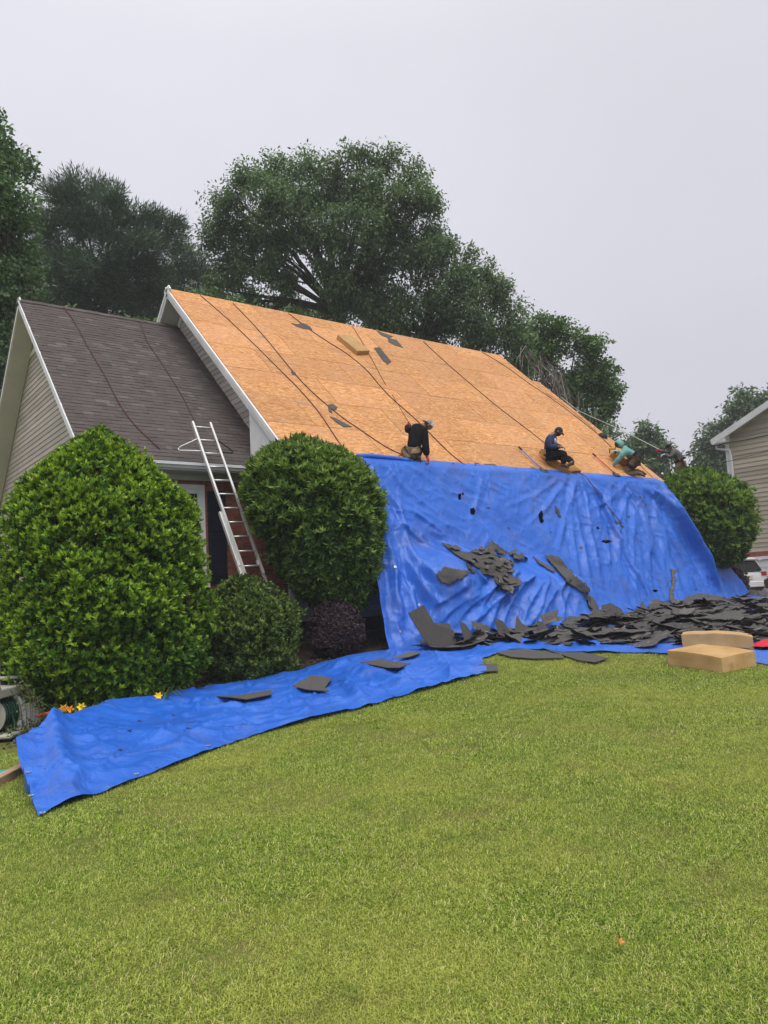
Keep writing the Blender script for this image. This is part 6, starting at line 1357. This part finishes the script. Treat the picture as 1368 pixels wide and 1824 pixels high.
def person(label, base, J, wear, facing, up, hands, head_s=1., head_gear=None, beard=False, group='roofers working on the roof'):
    """J: joint positions; wear: list of (name, material, which, inflate)"""
    root = thing('person', label, 'person', tuple(base), group)
    torso = [('pel', J['pel'], .142), ('waist', J['pel']*.55+J['chest']*.45, .132), ('chest', J['chest'], .150), ('neck0', J['neck'], .066), ('neck1', J['neck']*.4+J['head']*.6, .055)]
    N = {}; E_ = []
    chain(N, E_, [a for a, b, c in torso], [b for a, b, c in torso], [c for a, b, c in torso])
    for s in 'LR':
        chain(N, E_, ['chest', s+'sh', s+'el', s+'fo', s+'wr'], [0, J[s+'sh'], J[s+'el'], J[s+'el']*.5+J[s+'wr']*.5, J[s+'wr']], [0, .082, .052, .046, .032])
        chain(N, E_, ['pel', s+'hip', s+'th', s+'kn', s+'ca', s+'an', s+'toe'], [0, J[s+'hip'], J[s+'hip']*.5+J[s+'kn']*.5, J[s+'kn'], J[s+'kn']*.6+J[s+'an']*.4, J[s+'an'], J[s+'toe']], [0, .092, .084, .062, .058, .040, .036])
    for s in 'LR':
        if hands.get(s, ('bare',))[0] == 'bare': hand(N, E_, s+'wr', s+'h', *hands[s][1:])
    hm, f, u, r = head_mesh(J['head'], facing, up, head_s)
    body = skin('body', N, E_, 'skin_tone', root, 'pel', 2, hm)
    face_bits(J['head'], f, u, r, body, beard=beard, s=head_s)
    for nm, mat, which, inf in wear:
        n2 = {}; e2 = []
        for (a, b) in E_:
            ok = False
            if which == 'top': ok = a in ('pel', 'waist', 'chest', 'neck0') and b in ('waist', 'chest', 'neck0') or (b[1:] in ('sh', 'el', 'fo', 'wr'))
            if which == 'legs': ok = b[1:] in ('hip', 'th', 'kn', 'ca', 'an')
            if which == 'shoes': ok = b[1:] == 'toe'
            if ok: e2.append((a, b))
        if which == 'shoes':
            for s in 'LR':
                a, t_ = J[s+'an'], J[s+'toe']; d = nrm(t_-a); dn_ = np.array(J.get(s+'sole', (0, 0, -1.)))
                nn_ = {'h': (a-d*.05+dn_*.03, .045), 'a': (a+dn_*.005, .052), 'm': (a*.45+t_*.55+dn_*.02, (.045, .040)), 't': (t_+d*.06+dn_*.03, (.040, .030))}
                sh = skin(nm, nn_, [('h', 'a'), ('a', 'm'), ('m', 't')], mat, root, 'a', 2)
            continue
        for a, b in e2:
            for q in (a, b):
                rr_ = N[q][1]; k = inf*(1.25 if q[1:] in ('fo', 'wr', 'ca', 'an') else 1)
                n2[q] = (N[q][0], (rr_[0]+k, rr_[1]+k) if hasattr(rr_, '__len__') else rr_+k)
        if which == 'top': n2['neck0'] = (N['neck0'][0]*.95+N['chest'][0]*.05, .088)
        if which == 'top': n2['pel'] = (N['pel'][0]*.95+N['waist'][0]*.05, .150+inf)
        skin(nm, n2, e2, mat, root, 'pel' if 'pel' in n2 else list(n2)[0], 2)
    for s in 'LR':
        if hands[s][0] != 'bare':
            n2 = {'w0': (J[s+'wr']*.85+J[s+'el']*.15, .040), s+'wr': (J[s+'wr'], .036)}; e2 = [('w0', s+'wr')]
            hand(n2, e2, s+'wr', s+'h', *hands[s][1:], s=1.35); skin('glove', n2, e2, hands[s][0], root, s+'wr', 2)
    return root, f, u, r
ZU = np.array([0, 0, 1.]); FH = nrm(FW*np.array([1, 1, 0])); RH = nrm(RT*np.array([1, 1, 0]))
DNR = -EZ                                                     # into the deck
# 1: black hoodie, kneeling on his heels at the eave
t0 = np.linalg.norm(on_roof(740, 820)-CAM); P = lambda x, y, d=0: at(x, y, t0+d)
J = dict(pel=P(735.5, 803, .02), chest=P(743, 771, .10), neck=P(753, 758, .14), head=P(763, 757.5, .18), Lsh=P(731.5, 762, .18), Rsh=P(755.5, 768, .02), Lel=P(725.5, 767, .05), Lwr=P(727, 758.5, .18), Rel=P(757.5, 791, -.02), Rwr=P(760.5, 813, .0),
         Lhip=P(730.5, 805, .0), Rhip=P(741.5, 806, -.02), Lkn=on_roof(730, 814, .09)+EY*.30, Rkn=on_roof(750, 815, .09)+EY*.30, Lan=on_roof(728, 819, .07), Ran=on_roof(747, 820, .07), Ltoe=on_roof(729, 821, .03), Rtoe=on_roof(748, 822, .03))
P1, f, u, r = person('person in a black hoodie and grey cap kneeling at the eave with red gloves', on_roof(738, 820), J, [('trousers', 'khaki_cloth', 'legs', .016), ('hoodie', 'black_knit', 'top', .034), ('boot', 'boot_leather', 'shoes', 0)], RH*.75+FH*.25-ZU*.75, ZU+RH*.5, {'L': ('glove_red', FH+ZU*.35, RH, 1.3), 'R': ('glove_red', -ZU*.9+RH*.25, -RH, .7)})
cap(J['head'], f, u, r, P1, 'cap_grey', brim=True, back=('cap_mesh', 1), turned=True)
def belt(parent, c, ax, r, h, mat, name='belt', n=20):
    a = nrm(ax); x = nrm(np.cross(a, FH+np.array([.01, .3, .2]))); y = np.cross(a, x); vs = []; fs = []
    for i in range(n):
        q = 6.2832*i/n; d = x*math.cos(q)*r[0]+y*math.sin(q)*r[1]; vs += [c+d-a*h/2, c+d+a*h/2, c+d*1.06+a*h/2, c+d*1.06-a*h/2]
    for i in range(n):
        j = (i+1) % n
        for k in range(4): fs.append((4*i+k, 4*i+(k+1) % 4, 4*j+(k+1) % 4, 4*j+k))
    return MB().add(vs, fs).build(name, mat, parent, smooth=False)
ax = J['chest']-J['pel']
bl = belt(P1, J['pel']+nrm(ax)*.01, ax, (.175, .155), .05, 'tan_leather', 'tool_belt')
bx = P(739, 803, -.17); MB().frame(bx, RH, FH, nrm(ax), (-.08, -.03, -.075), (.11, .04, .045)).build('tool_pouch', 'tan_leather', bl, bevel=.02)
MB().tube([P(727.5, 798, -.12), P(731, 806, -.14), P(738, 808.5, -.17), P(746, 807, -.13)], .010, 5).build('pouch_strap', 'black_rubber', bl)
# 2: navy shirt, seated on bent foam
t0 = np.linalg.norm(on_roof(990, 838)-CAM); P = lambda x, y, d=0: at(x, y, t0+d)
J = dict(pel=P(979.5, 807, .10), chest=P(979.5, 785, .10), neck=P(985.5, 772.5, .10), head=P(994.5, 769, .10), Rsh=P(979, 781, -.10), Lsh=P(984, 780, .29), Rel=P(979.5, 795.5, -.17), Rwr=P(994, 795.5, -.12), Lel=P(989, 794, .30), Lwr=P(999, 796, .12),
         Rhip=P(982, 808.5, .0), Lhip=P(982, 808.5, .19), Rkn=P(1006.5, 806, -.06), Ran=P(1003, 827, -.06), Rtoe=P(1010, 830, -.05), Lkn=P(1014, 818, .22), Lan=P(1019, 824, .0), Ltoe=P(1010, 829, -.02))
P2, f, u, r = person('bearded person in a navy shirt and black cap seated on a foam block', on_roof(985, 836), J, [('trousers', 'black_cloth', 'legs', .026), ('shirt', 'navy_cloth', 'top', .024), ('boot', 'boot_leather', 'shoes', 0)], RH*.8-ZU*.55-FH*.1, ZU+RH*.45, {'L': ('bare', RH*.7-ZU*.3-FH*.4, -ZU, .6), 'R': ('bare', RH, -ZU+FH*.4, .5)}, beard=True)
cap(J['head'], f, u, r, P2, 'cap_black')
MB().ellipsoid(P(988, 787, -.015), [RH*.055, FH*.13, ZU*.10], 14, 9).build('shirt_panel', 'shirt_print', P2, smooth=True)
ax = J['chest']-J['pel']; belt(P2, J['pel']+nrm(ax)*.07, ax, (.185, .15), .04, 'cap_grey', 'belt')
A_, B_ = on_roof(974, 824), on_roof(1000, 841)
foam('foam_block', 'orange brown bent foam block under the seated roofer', on_roof(984, 828), nrm(P(1004, 842)-P(969, 816)), EY, nrm(P(973, 810)-P(966, 818)), (.58, .50, .15), 13, 'foam_old', bow=-.012, rag=.02)
foam('foam_block', 'small flat scrap of brown foam by the boots of the seated roofer', on_roof(1013, 838), RH*.95+ZU*.1, EY, EZ, (.40, .32, .08), 17, 'foam_old', bow=.02, rag=.03)
MB().tube([P(969, 810, .0), P(974, 812, -.04)], .03, 6).build('rope_bag', 'black_rubber', P2)
# 3: teal hoodie with the hood up, on hands and knees
t0 = np.linalg.norm(on_roof(1128, 849)-CAM); P = lambda x, y, d=0: at(x, y, t0+d)
J = dict(pel=P(1130.5, 817, .12), chest=P(1116.5, 802.5, .12), neck=P(1109.5, 796.5, .12), head=P(1102.5, 792, .10), Rsh=P(1115, 805, .32), Lsh=P(1113.5, 804, -.08), Lel=P(1101.5, 818, -.12), Lwr=P(1091.5, 830, -.05), Rel=P(1106, 811, .40), Rwr=P(1098.5, 802.5, .36),
         Lhip=P(1130, 820, .02), Rhip=P(1130, 819, .22), Lkn=P(1114.5, 844, .02), Rkn=P(1121, 841, .30), Lan=P(1138, 842.5, .0), Ran=P(1141, 839, .28), Ltoe=P(1146, 845.5, .0), Rtoe=P(1148, 842, .28))
P3, f, u, r = person('person in a teal hooded top and climbing harness on hands and knees on the deck', on_roof(1125, 849), J, [('trousers', 'khaki_cloth', 'legs', .024), ('hooded_top', 'teal_cloth', 'top', .02), ('boot', 'boot_leather', 'shoes', 0)], -RH*.8-ZU*.62, ZU-RH*.5, {'L': ('glove_grey', -RH*.75-ZU*.6, -ZU*.3+FH*.5, .35), 'R': ('glove_grey', -RH-ZU*.2, -ZU, .8)})
m = MB()
def hf(l): return np.array([l[0], min(l[1], .42), l[2]]) if l[2] > -.75 else np.array([l[0], min(l[1], .42)*.9, -.75])
m.ellipsoid(J['head']-f*.012, np.array([r*.105, f*.125, u*.145]), 22, 16, fn=hf).build('hood', 'teal_cloth', P3, smooth=True)
cap(J['head']+f*.02, f, u, r, P3, 'cap_black', s=.9)
ax = J['chest']-J['pel']; hb = belt(P3, J['pel']+nrm(ax)*.09, ax, (.185, .155), .10, 'black_cloth', 'harness')
for d_, k in ((.02, 'L'), (.22, 'R')):
    th = J[k+'hip']*.5+J[k+'kn']*.5; belt(hb, J[k+'hip']*.55+J[k+'kn']*.45, J[k+'kn']-J[k+'hip'], (.125, .125), .09, 'black_cloth', 'leg_loop', 14)
MB().tube(polyline([P(1135, 808, -.02), P(1140, 814, .0), P(1137, 828, -.05), P(1128, 836, -.09)], 10), .012, 5).build('strap', 'black_cloth', hb)
foam('foam_block', 'brown foam block wedged beside the teal roofer', on_roof(1103, 824), RH-ZU*.5, EY, EZ, (.42, .34, .18), 19, 'foam_old', bow=.02)
NG = thing('nail_gun', 'small yellow nail gun held at the hose end by the teal roofer', 'nail gun', tuple(P(1093, 800, .36))); q = P(1093, 800, .36)
MB().frame(q, RH, FH, ZU, (-.14, -.03, -.02), (.06, .03, .05)).build('body', 'gun_yellow', NG, bevel=.01); MB().frame(q, RH, FH, ZU, (.02, -.025, -.14), (.065, .025, -.02)).build('grip', 'black_rubber', NG, bevel=.008); MB().tube([q+RH*-.12-ZU*.02, q+RH*-.12-ZU*.12], .02, 8).build('nose', 'tool_steel', NG)
# 4: grey shirt, hunched behind the rounded bush
pf = on_y(1216, 850, 1.7); t0 = np.linalg.norm(pf-CAM); P = lambda x, y, d=0: at(x, y, t0+d)
J = dict(pel=P(1214.5, 822.5, .05), chest=P(1205.5, 806.5, .05), neck=P(1199, 801.5, .05), head=P(1191.5, 797, .05), Lsh=P(1200, 806, -.14), Rsh=P(1202, 805, .22), Rel=P(1187, 808, .30), Rwr=P(1176.5, 802.5, .20), Lel=P(1194, 815, -.22), Lwr=P(1184.5, 809, -.12),
         Lhip=P(1212.5, 826, -.04), Rhip=P(1214, 826, .14), Lkn=P(1203, 838, -.10), Rkn=P(1206, 840, .24), Lan=P(1217, 848, -.05), Ran=P(1219, 848, .2), Ltoe=P(1209, 851, -.06), Rtoe=P(1211, 851, .2))
P4, f, u, r = person('person in a grey shirt and dark wide brimmed hat bent over behind the rounded bush', pf, J, [('trousers', 'khaki_cloth', 'legs', .03), ('shirt', 'grey_cloth', 'top', .026), ('boot', 'boot_leather', 'shoes', 0)], -RH*.85-ZU*.5, ZU*.9-RH*.3, {'R': ('glove_red', -RH+ZU*.2, -ZU, 1.0), 'L': ('glove_grey', -RH*.9-ZU*.2, -ZU, .8)})
hat = cap(J['head'], f, u, r, P4, 'cap_black', brim=False, name='hat'); m = MB(); P_ = []
for i in range(24):
    a = 6.2832*i/24; c = np.array(J['head'])+u*.018; d = r*math.cos(a)+f*math.sin(a); P_.append((c+d*.088, c+d*.19+u*(.02+.03*abs(math.cos(a)))))
for i in range(24):
    q = [P_[i][0], P_[(i+1) % 24][0], P_[(i+1) % 24][1], P_[i][1]]; m.hexa(q+[k+u*.006 for k in q])
m.build('hat_brim', 'cap_black', hat)
ax = J['chest']-J['pel']; belt(P4, J['pel']+nrm(ax)*.08, ax, (.18, .15), .08, 'black_cloth', 'harness')
set_props(MB().tube([P(1194, 834, -.2), P(1194.5, 812, -.2)], .012, 6).tube([P(1189, 811.5, -.2), P(1198, 812.5, -.2)], .016, 6).build('ladder_post', 'alu'), 'thin metal rod with crossbar standing before the grey shirt roofer', 'rod')

# ------------------------------------------------------------------ tear-off shovels
def shovel(label, top, bot, hmat, blade):
    a, b = on_roof(*top, .10), on_roof(*bot, .06); r_ = thing('roofing_shovel', label, 'shovel', tuple(b), 'tear off shovels on the deck'); d = nrm(b-a); s = nrm(np.cross(d, EZ))
    MB().tube([a+d*.12, b], .018, 8).build('handle', hmat, r_, smooth=True); MB().tube([a, a+d*.14], .024, 8).build('grip', 'black_rubber', r_, smooth=True)
    MB().frame(b, s, np.cross(d, s), d, (-.10, -.03, -.02), (.10, .03, .10)).frame(b, s, np.cross(d, s), d, (-.03, -.025, -.12), (.03, .025, -.021)).build('blade', 'tool_steel', r_, bevel=.008)
shovel('blue handled tear off shovel lying on the deck left of the seated roofer', (924, 796), (968, 838), 'tool_blue', 0)
shovel('red handled tear off shovel lying on the deck left of the teal roofer', (1056, 808), (1097, 845), 'tool_red', 0)
b = on_roof(1074, 777, .02); set_props(MB().ellipsoid(b, [[.17, 0, 0], EY*.14, EZ*.10], 14, 8).build('roof_vent_cap', 'black_rubber', smooth=True), 'small black dome vent near the right edge of the deck', 'vent')

# ------------------------------------------------------------------ the damp air
hm_ = bpy.data.materials.new('haze'); hm_.use_nodes = True; t_ = hm_.node_tree; t_.nodes.clear(); o_ = t_.nodes.new('ShaderNodeOutputMaterial'); v_ = t_.nodes.new('ShaderNodeVolumePrincipled')
v_.inputs['Color'].default_value = (.93, .95, 1, 1); v_.inputs['Density'].default_value = .0012; v_.inputs['Anisotropy'].default_value = 0; t_.links.new(v_.outputs[0], o_.inputs['Volume']); MATS['haze'] = hm_
MB().box((-450, -330, -1.4), (520, 560, 22.5)).build('haze', 'haze', kind='stuff')
